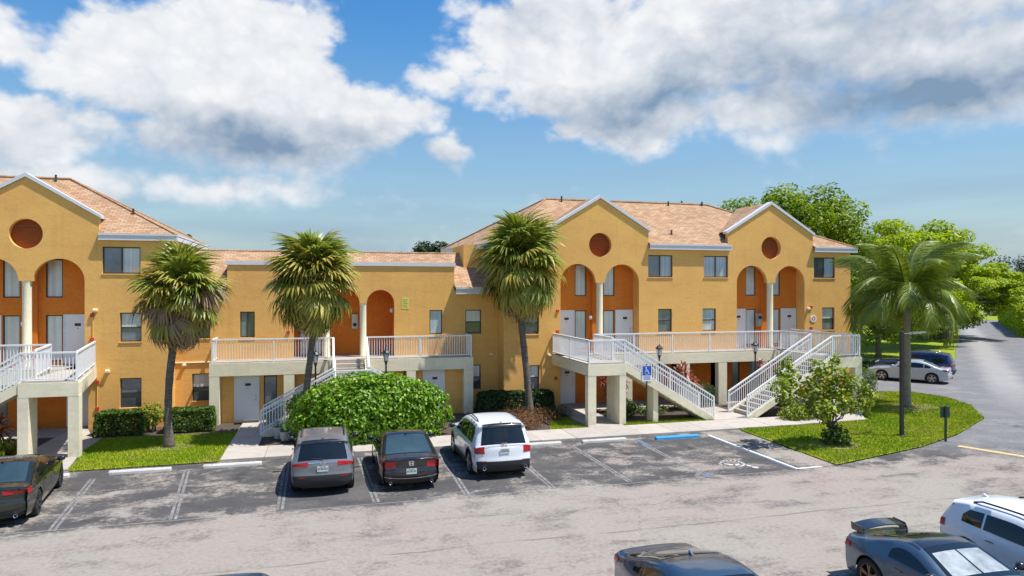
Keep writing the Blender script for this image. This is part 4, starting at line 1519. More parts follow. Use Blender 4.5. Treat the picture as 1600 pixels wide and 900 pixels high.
def left_stair():
    st = thing('staircase', 'concrete staircase leaving the picture at the left edge from a railed landing', 'staircase', (0, 0, 0), group='outside concrete staircases')
    pl = [(-10.45, -5.4), (-8.62, -5.4), (-9.58, -0.01), (-10.45, -0.01)]
    MB().prism_z(pl, 2.58, 2.8).build('landing_slab', M_STEP, st)
    lb = MB()
    lb.box(-10.48, -8.59, -5.44, -5.1, 2.27, 2.765)
    lb.prism_z([(-8.61, -5.097), (-9.58, -0.01), (-9.86, -0.01), (-8.93, -5.097)][::-1], 2.27, 2.765)
    lb.box(-10.48, -10.18, -5.097, -0.01, 2.27, 2.765)
    lb.build('landing_beam', M_CREAM, st)
    pier(st, -8.93, -8.58, -5.435, -5.08)
    pier(st, -10.5, -10.16, -5.435, -4.65)
    flight(st, -10.45, -15.0, -5.41, -3.9, 2.8, 0.08, 16)
    railing(st, (-9.64, -0.06, 2.8), (-8.68, -5.33, 2.8))
    railing(st, (-8.68, -5.33, 2.8), (-10.45, -5.33, 2.8), posts=(False, True))
    railing(st, (-10.45, -5.33, 2.8), (-15.0, -5.33, 0.08), h=1.05, posts=(False, True), second=True)
    railing(st, (-10.45, -3.96, 2.8), (-15.0, -3.96, 0.08), h=1.05, second=True)
    railing(st, (-10.45, -3.96, 2.8), (-10.9, -1.24, 2.8), posts=(False, False))


def centre_stair():
    st = thing('staircase', 'double-sided concrete staircase with white railings half hidden behind the big round bush', 'staircase', (0, 0, 0), group='outside concrete staircases')
    zl = 1.6
    n = 7
    run = 0.27
    me = MB().box(0.36, 1.80, -run - 0.02, 0.02, -0.17, 0).mesh('step', M_STEP)
    for i in range(n - 1):
        link('step', me, st, (0, -0.3 - run * i, 2.8 - (2.8 - zl) / n * (i + 1)))
    for x0, x1 in ((0.28, 0.42), (1.74, 1.88)):
        MB().prism_x([(-0.325, 2.82), (-0.325, 2.3), (-2.15, zl - 0.32), (-2.15, zl + 0.03)][::-1], x0, x1).build('stringer', M_CREAM, st)
    landing(st, 0.30, 1.86, -3.4, -2.1, zl)
    for x in (0.32, 1.58):
        pier(st, x, x + 0.26, -3.38, -3.1, z1=zl - 0.55)
    flight(st, 0.30, -2.6, -3.42, -2.1, zl, 0.08, 9)
    flight(st, 1.86, 4.76, -3.42, -2.1, zl, 0.08, 9)
    for x in (0.32, 1.84):
        railing(st, (x, -0.3, 2.8), (x, -2.12, zl), h=1.06, second=True, posts=(False, True))
    railing(st, (0.32, -3.34, zl), (1.84, -3.34, zl), second=True)
    for y in (-3.34, -2.16):
        railing(st, (0.30, y, zl), (-2.6, y, 0.08), h=1.06, second=True, posts=(False, True))
        railing(st, (1.86, y, zl), (4.76, y, 0.08), h=1.06, second=True, posts=(False, True))


right_stair_a()
right_stair_b()
left_stair()
centre_stair()
# ------------------------------------------------------------------ vegetation (numpy leaf clouds)
def np_mesh(name, V, F, mats, mi=None):
    me = bpy.data.meshes.new(name)
    V = np.asarray(V, dtype=np.float32)
    F = np.asarray(F, dtype=np.int32)
    k = F.shape[1]
    me.vertices.add(len(V))
    me.vertices.foreach_set('co', V.ravel())
    me.loops.add(F.size)
    me.loops.foreach_set('vertex_index', F.ravel())
    me.polygons.add(len(F))
    me.polygons.foreach_set('loop_start', np.arange(0, F.size, k, dtype=np.int32))
    try:
        me.polygons.foreach_set('loop_total', np.full(len(F), k, dtype=np.int32))
    except Exception:
        pass
    for m in (mats if isinstance(mats, (list, tuple)) else [mats]):
        me.materials.append(m)
    if mi is not None:
        me.polygons.foreach_set('material_index', np.asarray(mi, dtype=np.int32))
    me.update(calc_edges=True)
    return me


def unit(a):
    return a / np.maximum(np.linalg.norm(a, axis=1, keepdims=True), 1e-6)


def leaves(P, N, size, aspect=0.5, fold=0.15, jitter=0.7, droop=0.0):
    """P centres, N preferred normals -> folded leaf (2 quads, 6 verts) each"""
    n = len(P)
    N = unit(N + RNG.normal(0, jitter, (n, 3)))
    T = unit(np.cross(N, RNG.normal(0, 1, (n, 3))))
    T[:, 2] -= droop
    T = unit(T)
    B = unit(np.cross(N, T))
    s = size * RNG.uniform(0.65, 1.25, (n, 1))
    w = s * aspect
    a = P - T * s * 0.5
    b = P + T * s * 0.5
    up = N * s * fold
    V = np.stack([a, P - T * s * 0.05 + B * w * 0.5 + up, b, P - T * s * 0.05 - B * w * 0.5 + up, ], 1).reshape(-1, 3)
    i = np.arange(n)[:, None] * 4
    F = np.concatenate([i + np.array([[0, 1, 2]]), i + np.array([[0, 2, 3]])], 0)
    return V, F


def ellipsoid_pts(n, c, r_, shell=0.35, zmin=None, bump=0.12, seed=0, power=2.0):
    d = unit(RNG.normal(0, 1, (n, 3)))
    if power != 2.0:
        d = d / (np.sum(np.abs(d) ** power, 1, keepdims=True) ** (1 / power))
    rad = 1 - shell * RNG.random((n, 1)) ** 1.6
    k = np.array([bump * (mnoise.noise(Vector(q) * 2.6 + Vector((seed, seed * 2.1, 0))) + 0.6 * mnoise.noise(Vector(q) * 6 + Vector((seed, 1, 0)))) for q in d])[:, None]
    P = np.array(c) + d * np.array(r_) * (rad + k)
    keep = np.ones(n, bool) if zmin is None else P[:, 2] > zmin
    return P[keep], d[keep]


def bush(name, label, cat, c, r_, n, size, mat, group=None, aspect=0.5, shell=0.35, bump=0.12, power=2.0, seed=1, zmin=0.03, stems=5, jitter=0.7):
    t = thing(name, label, cat, (c[0], c[1], 0.0), 0, group)
    P, d = ellipsoid_pts(n, (0, 0, c[2]), r_, shell, zmin, bump, seed, power)
    V, F = leaves(P, d + np.array([0, 0, 0.5]), size, aspect, jitter=jitter)
    link('foliage', np_mesh('foliage', V, F, mat), t)
    m = MB()
    for k in range(stems):
        a = 2 * PI * k / stems + seed
        m.tube([(0.12 * math.cos(a), 0.12 * math.sin(a), 0.0), (r_[0] * 0.3 * math.cos(a), r_[1] * 0.3 * math.sin(a), c[2] * 0.8), (r_[0] * 0.55 * math.cos(a), r_[1] * 0.55 * math.sin(a), c[2] * 1.25)], [0.035, 0.025, 0.01], 6)
    m.build('stems', M_BARK, t)
    return t


def hedge(label, x0, x1, y0, y1, h, n, size, mat, group='clipped hedges along the walls', rz=0.0, top_noise=0.07):
    cx, cy = (x0 + x1) / 2, (y0 + y1) / 2
    t = thing('hedge', label, 'hedge', (cx, cy, 0), rz, group)
    L, W = x1 - x0, y1 - y0
    u = RNG.uniform(-1, 1, (n, 3))
    ax = RNG.random(n)
    fx, fy = W * h, L * h
    ft = L * W
    tot = fx + fy + ft
    P = u * np.array([L / 2, W / 2, h / 2])
    inset = RNG.random(n) ** 2.0 * 0.20
    s = np.sign(RNG.uniform(-1, 1, n))
    N = np.zeros((n, 3))
    a = ax < fx / tot
    b = (ax >= fx / tot) & (ax < (fx + fy) / tot)
    c = ~(a | b)
    P[a, 0] = s[a] * (L / 2 - inset[a])
    N[a, 0] = s[a]
    P[b, 1] = s[b] * (W / 2 - inset[b])
    N[b, 1] = s[b]
    P[c, 2] = h / 2 - inset[c]
    N[c, 2] = 1
    P[:, 2] += h / 2
    # rounded shoulders and uneven faces
    for i in range(n):
        q = Vector(P[i]) + Vector((cx * 1.7, cy, 0))
        k = mnoise.noise(q * 1.6) * 0.6 + mnoise.noise(q * 4.0) * 0.4
        P[i] += N[i] * k * top_noise * 2.2
        P[i, 0] *= 1 - 0.06 * (P[i, 2] / h) ** 4
        P[i, 1] *= 1 - 0.10 * (P[i, 2] / h) ** 4
    keep = P[:, 2] > 0.10
    P, N = P[keep], N[keep]
    V, F = leaves(P, N + np.array([0, 0, 0.6]), size, 0.6)
    link('foliage', np_mesh('foliage', V, F, mat), t)
    m = MB()
    k = max(2, int(L / 0.45))
    for i in range(k):
        x = -L / 2 + L * (i + 0.5) / k
        m.tube([(x, 0, 0), (x + 0.05, 0.03, h * 0.5), (x - 0.08, -0.05, h * 0.8)], [0.03, 0.022, 0.01], 5)
    m.build('stems', M_BARK, t)
    return t


def limb_path(a, b, sag=0.15, n=4):
    a, b = Vector(a), Vector(b)
    out = []
    for i in range(n + 1):
        t = i / n
        p = a.lerp(b, t)
        p += Vector((mnoise.noise(a * 3 + Vector((t * 3, 0, 0))), mnoise.noise(b * 3 + Vector((0, t * 3, 0))), 0.4 * mnoise.noise(a + b + Vector((t, t, 4))))) * sag * math.sin(PI * t)
        out.append(p)
    return out


def tree(label, loc, h, clumps, leaf, nleaf, mat, name='broadleaf_tree', cat='tree', group=None, r0=0.3, flat=0.55, bark=None, fork=0.35, aspect=0.55):
    """clumps: list of (x,y,z,r) relative to the base"""
    t = thing(name, label, cat, loc, 0, group)
    m = MB()
    fz = h * fork
    top = Vector((0.0, 0.0, fz))
    m.tube(limb_path((0, 0, -0.1), top, 0.25), [r0 * 1.25, r0, r0 * 0.9, r0 * 0.85, r0 * 0.8], 10)
    tw = m.build('trunk', bark or M_BARK, t, True)
    lm = MB()
    for (x, y, z, r_) in clumps:
        e = Vector((x, y, z - r_ * flat * 0.3))
        rr = max(0.012, r0 * 0.42 * min(1, r_ / (h * 0.16)))
        mid = top.lerp(e, 0.45) + Vector((0, 0, 0.12 * (e - top).length))
        lm.tube(limb_path(top - Vector((0, 0, .05)), mid, 0.3, 3) + limb_path(mid, e, 0.25, 3)[1:], [rr, rr * .85, rr * .75, rr * .65, rr * .5, rr * .35, rr * .2], 6)
    lm.build('limbs', bark or M_BARK, t, True)
    tot = sum(c[3] ** 2 for c in clumps)
    Ps, Ns = [], []
    for i, (x, y, z, r_) in enumerate(clumps):
        k = max(20, int(nleaf * r_ * r_ / tot))
        P, d = ellipsoid_pts(k, (x, y, z), (r_, r_, r_ * flat), 0.55, None, 0.22, i * 1.3)
        Ps.append(P)
        Ns.append(d)
    P, N = np.concatenate(Ps), np.concatenate(Ns)
    V, F = leaves(P, N * 0.7 + np.array([0, 0, 0.9]), leaf, aspect, jitter=0.6)
    link('crown', np_mesh('crown', V, F, mat), t)
    return t


def crown_clumps(n, c, r_, rc, seed=1, lower=-0.5):
    rnd = random.Random(seed)
    out = []
    while len(out) < n:
        d = Vector((rnd.gauss(0, 1), rnd.gauss(0, 1), rnd.gauss(0, 1))).normalized()
        if d.z < lower:
            continue
        k = rnd.uniform(0.55, 1.0)
        out.append((c[0] + d.x * r_[0] * k, c[1] + d.y * r_[1] * k, c[2] + d.z * r_[2] * k, rc * rnd.uniform(0.7, 1.3)))
    return out


# ---- fan palms
def fan_frond(seed, mat, dead=False):
    rnd = random.Random(seed)
    V, F = [], []
    pet = 0.75
    # petiole
    w = 0.018
    for (x0, x1) in ((0, pet * 0.5), (pet * 0.5, pet)):
        b = len(V)
        z0, z1 = 0.05 * math.sin(x0 / pet * PI), 0.05 * math.sin(x1 / pet * PI)
        V += [(x0, -w, z0), (x1, -w, z1), (x1, w, z1), (x0, w, z0)]
        F.append((b, b + 1, b + 2, b + 3))
    n = 30
    for i in range(n):
        a = R(-118 + 236 * i / (n - 1) + rnd.uniform(-3, 3))
        L = (0.98 - 0.30 * (abs(a) / R(118)) ** 1.6) * rnd.uniform(0.86, 1.1)
        spine = 0.26 * max(0.0, math.cos(a))
        ox = pet + spine * 0.6
        droop = rnd.uniform(0.45, 1.05) if not dead else rnd.uniform(0.9, 1.6)
        fold = 0.02 * (1 if i % 2 else -1)
        ca, sa = math.cos(a), math.sin(a)
        prev = None
        for j, (t, ww) in enumerate(((0.0, 0.012), (0.35, 0.046), (0.65, 0.042), (0.86, 0.024), (1.0, 0.004))):
            rr = L * t
            zz = fold * (1 - t) - droop * L * max(0.0, t - 0.30) ** 2 * 1.15 - 0.10 * abs(sa) * t + 0.03
            sh = max(0.35, 1 - 0.25 * droop * max(0, t - 0.4))
            x, y = ox + ca * rr * sh, sa * rr * sh
            p = [(x + sa * ww, y - ca * ww, zz), (x - sa * ww, y + ca * ww, zz + 0.006)]
            if prev is not None:
                b = len(V)
                V += prev + p
                F.append((b, b + 1, b + 3, b + 2))
            prev = p
    me = bpy.data.meshes.new('frond')
    me.from_pydata(V, [], F)
    me.materials.append(mat)
    # weld so that every leaflet is one island
    bm = bmesh.new()
    bm.from_mesh(me)
    bmesh.ops.remove_doubles(bm, verts=bm.verts, dist=0.0005)
    bm.to_mesh(me)
    bm.free()
    return me


FAN_G = [fan_frond(s_, M_LPALM) for s_ in (1, 2, 3)]
FAN_Y = [fan_frond(s_, M_LPALMY) for s_ in (4, 5, 6)]
FAN_D = [fan_frond(s_, M_LPALMD, True) for s_ in (7, 8)]


def fan_palm(label, base, hub, rad, top, bottom, n=74, seed=1, rt=0.17, dead=0.3, brown_shift=0.0):
    """base, hub world points; rad crown radius; top/bottom extents from the hub"""
    rnd = random.Random(seed)
    t = thing('fan_palm', label, 'palm tree', base, 0, 'fan palms in front of the apartments')
    hb = Vector(hub) - Vector(base)
    pts, rs = [], []
    N = 22
    for i in range(N + 1):
        u = i / N
        p = Vector((hb.x * u ** 1.5, hb.y * u ** 1.5, hb.z * u))
        p.x += 0.10 * math.sin(u * 4 + seed)
        pts.append(p - Vector((0.10 * math.sin(seed), 0, 0.05 * (1 - u))))
        rs.append(rt * (1.35 - 0.55 * min(1, u * 6) + 0.05 * rnd.uniform(-1, 1)) + (0.09 if u > 0.86 else 0))
    MB().tube(pts, rs, 12).build('trunk', M_PALMBARK, t, True)
    for i in range(n):
        f = i / (n - 1)
        el = 84 - 158 * f ** 0.95 + rnd.uniform(-12, 12)
        az = i * 137.5 + rnd.uniform(-14, 14)
        reach = rad / 1.72
        ext = top if el > 0 else bottom
        s_ = (reach * math.cos(R(el)) ** 2 + (ext / 1.72) * math.sin(R(el)) ** 2) * rnd.uniform(0.76, 1.14)
        if f + rnd.gauss(0, 0.17) > 1 - dead:
            me = rnd.choice(FAN_D)
            s_ *= 0.95
        elif f > 0.42 - brown_shift:
            me = rnd.choice(FAN_Y if rnd.random() < 0.55 + brown_shift else FAN_G)
        else:
            me = rnd.choice(FAN_G if rnd.random() < 0.92 - brown_shift else FAN_Y)
        o = link('frond', me, t, hb + Vector((0, 0, 0.35 * math.sin(R(el)))), (rnd.uniform(-0.35, 0.35), -R(el), R(az)), (s_,) * 3)
    return t


fan_palm('leftmost fan palm with leaning trunk on the left lawn, browning crown skirt', (-5.82, -4.42, 0.0), (-5.45, -4.4, 5.8), 1.74, 1.75, 1.75, 124, 3, 0.17, 0.40, 0.16)
fan_palm('middle fan palm rising behind the round bush, full green crown', (-0.95, -4.5, 0.0), (-0.53, -4.5, 6.4), 1.92, 1.9, 1.8, 124, 5, 0.16, 0.13, 0.14)
fan_palm('tallest fan palm with curved trunk in rust groundcover beside the white SUV', (9.43, -1.72, 0.0), (8.98, -1.72, 7.2), 2.25, 2.3, 2.2, 130, 8, 0.2, 0.13, 0.02)


# ---- queen palm with feather fronds
def feather_frond(seed, bend=8.2):
    rnd = random.Random(seed)
    L = 3.5
    V, F, MI = [], [], []
    N = 16
    spine = []
    a = 0.0
    p = Vector((0, 0, 0))
    for i in range(N + 1):
        spine.append(p.copy())
        a -= R(bend) * (0.15 + 1.75 * i / N)
        p = p + Vector((math.cos(a), 0, math.sin(a))) * L / N
    for i in range(N):
        w0, w1 = 0.045 * (1 - i / N) + 0.008, 0.045 * (1 - (i + 1) / N) + 0.008
        b = len(V)
        q, r_ = spine[i], spine[i + 1]
        V += [(q.x, -w0, q.z), (r_.x, -w1, r_.z), (r_.x, w1, r_.z), (q.x, w0, q.z)]
        F.append((b, b + 1, b + 2, b + 3))
        MI.append(1)
    K = 112
    for i in range(K):
        t = 0.12 + 0.88 * i / K
        k = min(N - 1, int(t * N))
        q = spine[k].lerp(spine[k + 1], t * N - k)
        d = (spine[k + 1] - spine[k]).normalized()
        ll = rnd.uniform(0.85, 1.15) * math.sin(PI * min(1, 0.18 + t * 0.80)) ** 0.7 * rnd.uniform(0.8, 1.1) + 0.12
        for s_ in (-1, 1):
            side = Vector((0, s_, 0))
            out = (side * 0.80 + d * 0.50 + Vector((0, 0, rnd.uniform(-0.1, 0.35)))).normalized()
            prev = None
            for u, w in ((0, 0.007), (0.35, 0.023), (0.7, 0.017), (1, 0.002)):
                c = q + out * ll * u * (1 - 0.40 * u) - Vector((0, 0, 1)) * ll * 1.0 * u ** 1.7
                wv = d * w
                e = [c - wv, c + wv]
                if prev:
                    b = len(V)
                    V += [tuple(x) for x in prev + e]
                    F.append((b, b + 1, b + 3, b + 2))
                    MI.append(0)
                prev = e
    me = bpy.data.meshes.new('frond')
    me.from_pydata(V, [], F)
    me.materials.append(M_LQUEEN)
    me.materials.append(M_RACHIS)
    me.polygons.foreach_set('material_index', MI)
    bm = bmesh.new()
    bm.from_mesh(me)
    bmesh.ops.remove_doubles(bm, verts=bm.verts, dist=0.0005)
    bm.to_mesh(me)
    bm.free()
    return me


def queen_palm():
    t = thing('queen_palm', 'queen palm with long drooping feather fronds standing by the black lamp post', 'palm tree', (28.87, -4.58, 0))
    rnd = random.Random(4)
    pts = [(0.02 * math.sin(i), 0, 5.3 * i / 16 - 0.05) for i in range(17)]
    MB().tube(pts, [0.195 - 0.04 * i / 16 + (0.05 if i == 0 else 0) + 0.008 * (i % 2) for i in range(17)], 14).build('trunk', M_QUEENBARK, t, True)
    MB().tube([(0, 0, 5.2), (0.03, 0, 5.6), (0.0, 0, 6.2)], [0.2, 0.17, 0.06], 12).build('crown_shaft', M_LPALMY, t, True)
    up = [feather_frond(i, 5.4) for i in (4, 5)]
    ms = [feather_frond(i, 8.8) for i in (1, 2, 3)]
    for i in range(25):
        f = i / 24
        el = 86 - 90 * f ** 0.95
        az = i * 137.5 + 20 + rnd.uniform(-10, 10)
        s_ = rnd.uniform(0.88, 1.06)
        s_ *= 1.26 if f < 0.34 else 1.08
        link('frond', rnd.choice(up if f < 0.34 else ms), t, (0, 0, 5.75), (rnd.uniform(-0.3, 0.3), -R(el), R(az)), (s_,) * 3)
    m = MB()
    m.tube([(0, 0, 5.5), (0.35, -0.3, 5.75), (0.8, -0.6, 5.4), (1.05, -0.75, 4.9)], [0.03, 0.06, 0.05, 0.01], 8)
    m.build('flower_spathe', M_RACHIS, t, True)


queen_palm()

# ---- the round bush and the planting
bush('round_bush', 'large round glossy green bush in front of the double staircase', 'bush', (1.72, -4.7, 0.95), (3.12, 1.5, 1.66), 18000, 0.18, M_LBUSH, None, 0.62, 0.34, 0.13, 2.3, 3, 0.03, 9)
HG = 'clipped hedges along the walls'
hedge('low clipped hedge below the windows left of the leftmost fan palm', -9.2, -7.35, -1.75, -0.75, 0.98, 9000, 0.105, M_LHEDGE)
bush('shrub', 'light green leggy shrub at the right end of the left hedge', 'shrub', (-7.2, -1.0, 0.75), (0.5, 0.45, 0.55), 700, 0.13, M_LLIME, None, 0.5, 0.6, 0.15, 2, 4)
hedge('low clipped hedge between the leftmost fan palm and the middle block pier', -6.55, -4.68, -1.75, -0.75, 0.98, 9000, 0.105, M_LHEDGE)
hedge('dark clipped hedge behind the tallest fan palm', 7.1, 10.9, -1.25, -0.25, 1.05, 16000, 0.10, M_LHEDGED)
hedge('small narrow clipped hedge beside the entry walk', -2.5, -1.85, -1.6, -0.6, 1.05, 4000, 0.10, M_LHEDGE)
bush('groundcover', 'rust-coloured croton groundcover around the tallest fan palm trunk', 'groundcover', (9.0, -2.7, 0.12), (1.75, 1.3, 0.42), 5000, 0.10, M_LCROTON, None, 0.35, 0.7, 0.2, 2.6, 6, 0.02, 7)
bush('groundcover', 'small rust groundcover patch at the right bumper of the white SUV', 'groundcover', (8.3, -4.3, 0.1), (0.95, 0.75, 0.36), 2000, 0.10, M_LCROTON, None, 0.35, 0.7, 0.2, 2.4, 9, 0.02, 5)
bush('shrub', 'low dark shrub left of the shaded entry path', 'shrub', (10.55, -2.6, 0.15), (0.75, 0.6, 0.45), 1400, 0.09, M_LHEDGED, None, 0.4, 0.6, 0.15, 2.4, 3, 0.02, 5)
bush('shrub', 'round dark shrub between the two right staircases', 'shrub', (18.65, -1.75, 0.6), (0.85, 0.6, 0.68), 2200, 0.09, M_LHEDGED, None, 0.5, 0.5, 0.1, 2.3, 5)
bush('shrub', 'low lime-yellow shrub behind the small broadleaf tree trunk', 'shrub', (21.3, -6.0, 0.32), (1.0, 0.6, 0.42), 1500, 0.16, M_LLIME, None, 0.42, 0.6, 0.2, 2, 6, 0.03, 6)
bush('shrub', 'dense dark green shrub at the right corner of the right block', 'shrub', (29.6, -0.7, 0.75), (0.75, 0.75, 0.85), 3000, 0.10, M_LHEDGE, None, 0.5, 0.4, 0.1, 2.6, 8)
bush('shrub', 'pale leafy groundcover plants under the left of the two right staircases', 'shrub', (13.6, -3.0, 0.35), (0.75, 0.7, 0.55), 800, 0.22, M_LHEDGE, None, 0.3, 0.8, 0.2, 2, 2)
bush('shrub', 'low green groundcover in the dark bed behind the accessible parking sign', 'shrub', (15.2, -2.6, 0.15), (1.1, 0.8, 0.3), 700, 0.16, M_LHEDGE, None, 0.4, 0.8, 0.2, 2, 7)
bush('shrub', 'green shrub behind the top of the red ti plant', 'shrub', (17.15, -2.0, 0.95), (0.8, 0.5, 0.6), 900, 0.14, M_LLIME, None, 0.4, 0.6, 0.2, 2, 7)


def ti_plant(label, loc, h, canes, mat, seed, blade=0.5):
    rnd = random.Random(seed)
    t = thing('ti_plant', label, 'plant', loc, 0, 'red ti plants in the beds')
    st = MB()
    V, F = [], []
    for k in range(canes):
        a = 2 * PI * k / canes + rnd.uniform(-.4, .4)
        r_ = rnd.uniform(0.1, 0.75)
        top = Vector((r_ * math.cos(a), r_ * math.sin(a) * 0.7, h * rnd.uniform(0.55, 1.0)))
        st.tube(limb_path((0.15 * math.cos(a), 0.15 * math.sin(a), 0), top, 0.1), [0.022, 0.02, 0.018, 0.016, 0.012], 5)
        for i in range(22):
            el = R(rnd.uniform(-25, 80))
            az = i * 2.4 + rnd.uniform(-.3, .3)
            L = blade * rnd.uniform(0.7, 1.15)
            d = Vector((math.cos(az) * math.cos(el), math.sin(az) * math.cos(el), math.sin(el)))
            sd = d.cross(Vector((0, 0, 1))).normalized()
            o = top - Vector((0, 0, rnd.uniform(0, 0.35)))
            prev = None
            for u, w in ((0, .012), (.35, .05), (.7, .042), (1, .003)):
                c = o + d * L * u - Vector((0, 0, 1)) * L * 0.45 * u * u
                e = [c - sd * w, c + sd * w]
                if prev:
                    b = len(V)
                    V += [tuple(x) for x in prev + e]
                    F.append((b, b + 1, b + 3, b + 2))
                prev = e
    st.build('cane', M_BARK, t)
    me = bpy.data.meshes.new('foliage')
    me.from_pydata(V, [], F)
    me.materials.append(mat)
    bm = bmesh.new()
    bm.from_mesh(me)
    bmesh.ops.remove_doubles(bm, verts=bm.verts, dist=0.0005)
    bm.to_mesh(me)
    bm.free()
    link('foliage', me, t)


ti_plant('tall pinkish-red ti plant between the two right staircases', (17.3, -2.1, 0), 2.35, 12, M_LRED, 3, 0.62)
ti_plant('dark red ti plant below the railings under the right block landing', (13.6, -2.0, 0), 1.75, 8, M_LREDDARK, 5)
ti_plant('dark red ti plant top behind the rightmost staircase railing', (22.4, -1.9, 0), 2.3, 6, M_LREDDARK, 6)
ti_plant('red ti plant at the left picture edge beside the landing pier', (-12.0, -3.9, 0), 1.75, 9, M_LRED, 9, 0.6)
bush('shrub', 'yellow-green leafy plant at the left picture edge behind the black sedan', 'shrub', (-11.6, -4.6, 0.3), (0.9, 0.8, 0.45), 900, 0.24, M_LLIME, None, 0.3, 0.8, 0.2, 2, 7)

# ---- small tree on the right lawn
rs_ = random.Random(11)
cl = []
for x, z, r_ in ((-2.5, 2.35, .42), (-2.0, 1.95, .45), (-1.5, 2.75, .5), (-1.0, 2.1, .55), (-0.6, 3.0, .42), (-0.35, 2.4, .6), (0.0, 1.75, .55), (0.3, 2.75, .55), (0.65, 2.1, .6), (0.8, 3.25, .3),
                 (1.05, 1.65, .5), (1.25, 2.35, .45), (1.5, 1.95, .42), (-0.3, 1.35, .42), (0.1, 1.05, .4), (-0.9, 1.55, .45), (0.5, 1.3, .4), (-1.5, 3.15, .28), (-1.75, 2.45, .4)):
    cl.append((x * 0.95 if x < 0 else x * 0.72, rs_.uniform(-0.8, 0.8), z, r_))
tree('small open broadleaf tree with yellowing leaves on the right lawn', (19.1, -10.6, 0), 3.3, cl, 0.22, 2000, M_LOLIVE, r0=0.09, flat=0.85, fork=0.2, aspect=0.62)
bush('shrub', 'bushy green sucker growth at the foot of the small broadleaf tree', 'shrub', (19.2, -10.75, 0.32), (0.55, 0.5, 0.5), 420, 0.19, M_LHEDGE, None, 0.55, 0.8, 0.2, 2, 5)

# ---- trees beyond
GT = 'trees beyond the right block'
tree('tallest dark green broadleaf tree behind the right gable', (45.5, 26, 0), 16, crown_clumps(90, (-0.5, 0, 10.2), (8.8, 7, 6.0), 1.8, 3, -0.95), 0.42, 40000, M_LTREED, group=GT, r0=0.45, flat=0.75, fork=0.25)
tree('wide bright yellow-green tree behind the queen palm', (58.5, 25, 0), 13.5, crown_clumps(100, (-0.6, 0, 8.2), (9.8, 6, 5.8), 1.55, 5, -0.95), 0.38, 42000, M_LTREEY, group=GT, r0=0.4, flat=0.5, fork=0.28)
tree('yellow-green tree with layered branches reaching over the road', (73.5, 34, 0), 10, crown_clumps(70, (0.5, 0, 6.0), (8.2, 7, 4.2), 1.35, 8, -0.95), 0.42, 30000, M_LTREEY, group=GT, r0=0.4, flat=0.42, fork=0.25)
tree('shorter green tree under the tall crowns beside the right block', (47, 16.5, 0), 9.5, crown_clumps(54, (0, 0, 5.4), (4.8, 4, 4.2), 1.35, 9, -0.95), 0.32, 20000, M_LTREED, group=GT, r0=0.25, flat=0.7, fork=0.25)
tree('low dark tree at the far end of the lawn under the yellow-green crown', (75, 38, 0), 7.5, crown_clumps(44, (0, 0, 3.6), (9.0, 4, 3.4), 1.5, 12, -0.95), 0.4, 16000, M_LTREED, group=GT, r0=0.25, flat=0.7, fork=0.25)
GF = 'far trees at the end of the road'
fb = random.Random(5)
for i, (x, y, h) in enumerate(((151, 93, 9), (157, 91, 12.8), (164, 90, 12.6), (171, 88, 12), (147, 101, 6.0), (179, 84, 12), (139, 99, 6.5), (163, 106, 9.5))):
    tree('dark distant tree in the row closing the end of the road', (x, y, 0), h, crown_clumps(26, (0, 0, h * .6), (h * .55, h * .5, h * .42), h * .17, 20 + i, -0.9), 0.55, 5200, M_LFAR, group=GF, r0=0.4, flat=0.8, fork=0.2)
for i, (x, y, h, s_) in enumerate(((14.0, 62, 12.2, 4.5), (19.5, 64, 11.3, 4.0))):
    tree('dark feathery treetop showing above the roofs between the middle and right blocks' if i == 0 else 'dark treetop touching the left eave of the right block', (x, y, 0), h, crown_clumps(30, (0, 0, h * .72), (s_, 3, h * .3), 1.3, 40 + i, -0.9), 0.5, 7000, M_LFAR, r0=0.3, flat=0.8, fork=0.3)
# hedge on the far side of the road
for i, (x0, y0, L, h) in enumerate(((103.9, 48.2, 50, 4.0),)):
    hedge('tall bright green hedge on the right side of the receding road', x0 - L / 2, x0 + L / 2, y0 - 1.5, y0 + 1.5, h, 26000, 0.40, M_LTREEY, None, R(42), 0.5)
hedge('low dark hedge on the lawn behind the parked navy SUV', 38.5, 42.0, 8.9, 9.8, 0.8, 5000, 0.15, M_LHEDGED, None, R(5))

# ---- grass blades
def grass_patch(poly, per_m2, h, z0=0.03, name='grass'):
    xs, ys = [p[0] for p in poly], [p[1] for p in poly]
    area = (max(xs) - min(xs)) * (max(ys) - min(ys))
    n = int(area * per_m2)
    P = np.stack([RNG.uniform(min(xs), max(xs), n), RNG.uniform(min(ys), max(ys), n)], 1)
    ins = np.zeros(n, bool)
    k = len(poly)
    for i in range(k):
        x1, y1 = poly[i]
        x2, y2 = poly[(i + 1) % k]
        c = ((y1 > P[:, 1]) != (y2 > P[:, 1]))
        with np.errstate(divide='ignore', invalid='ignore'):
            ins ^= c & (P[:, 0] < (x2 - x1) * (P[:, 1] - y1) / (y2 - y1) + x1)
    P = P[ins]
    n = len(P)
    a = RNG.uniform(0, 2 * PI, n)
    hh = h * RNG.uniform(0.5, 1.3, n)
    P = P + RNG.normal(0, 0.035, (n, 2))
    w = 0.012
    lean = RNG.normal(0, 0.5, (n, 2)) * hh[:, None]
    V = np.zeros((n, 3, 3))
    V[:, 0] = np.stack([P[:, 0] - w * np.cos(a), P[:, 1] - w * np.sin(a), np.full(n, z0)], 1)
    V[:, 1] = np.stack([P[:, 0] + w * np.cos(a), P[:, 1] + w * np.sin(a), np.full(n, z0)], 1)
    V[:, 2] = np.stack([P[:, 0] + lean[:, 0], P[:, 1] + lean[:, 1], z0 + hh], 1)
    F = np.arange(n * 3).reshape(-1, 3)
    o = link(name, np_mesh(name, V.reshape(-1, 3), F, M_BLADE))
    return tag(o, kind='stuff')


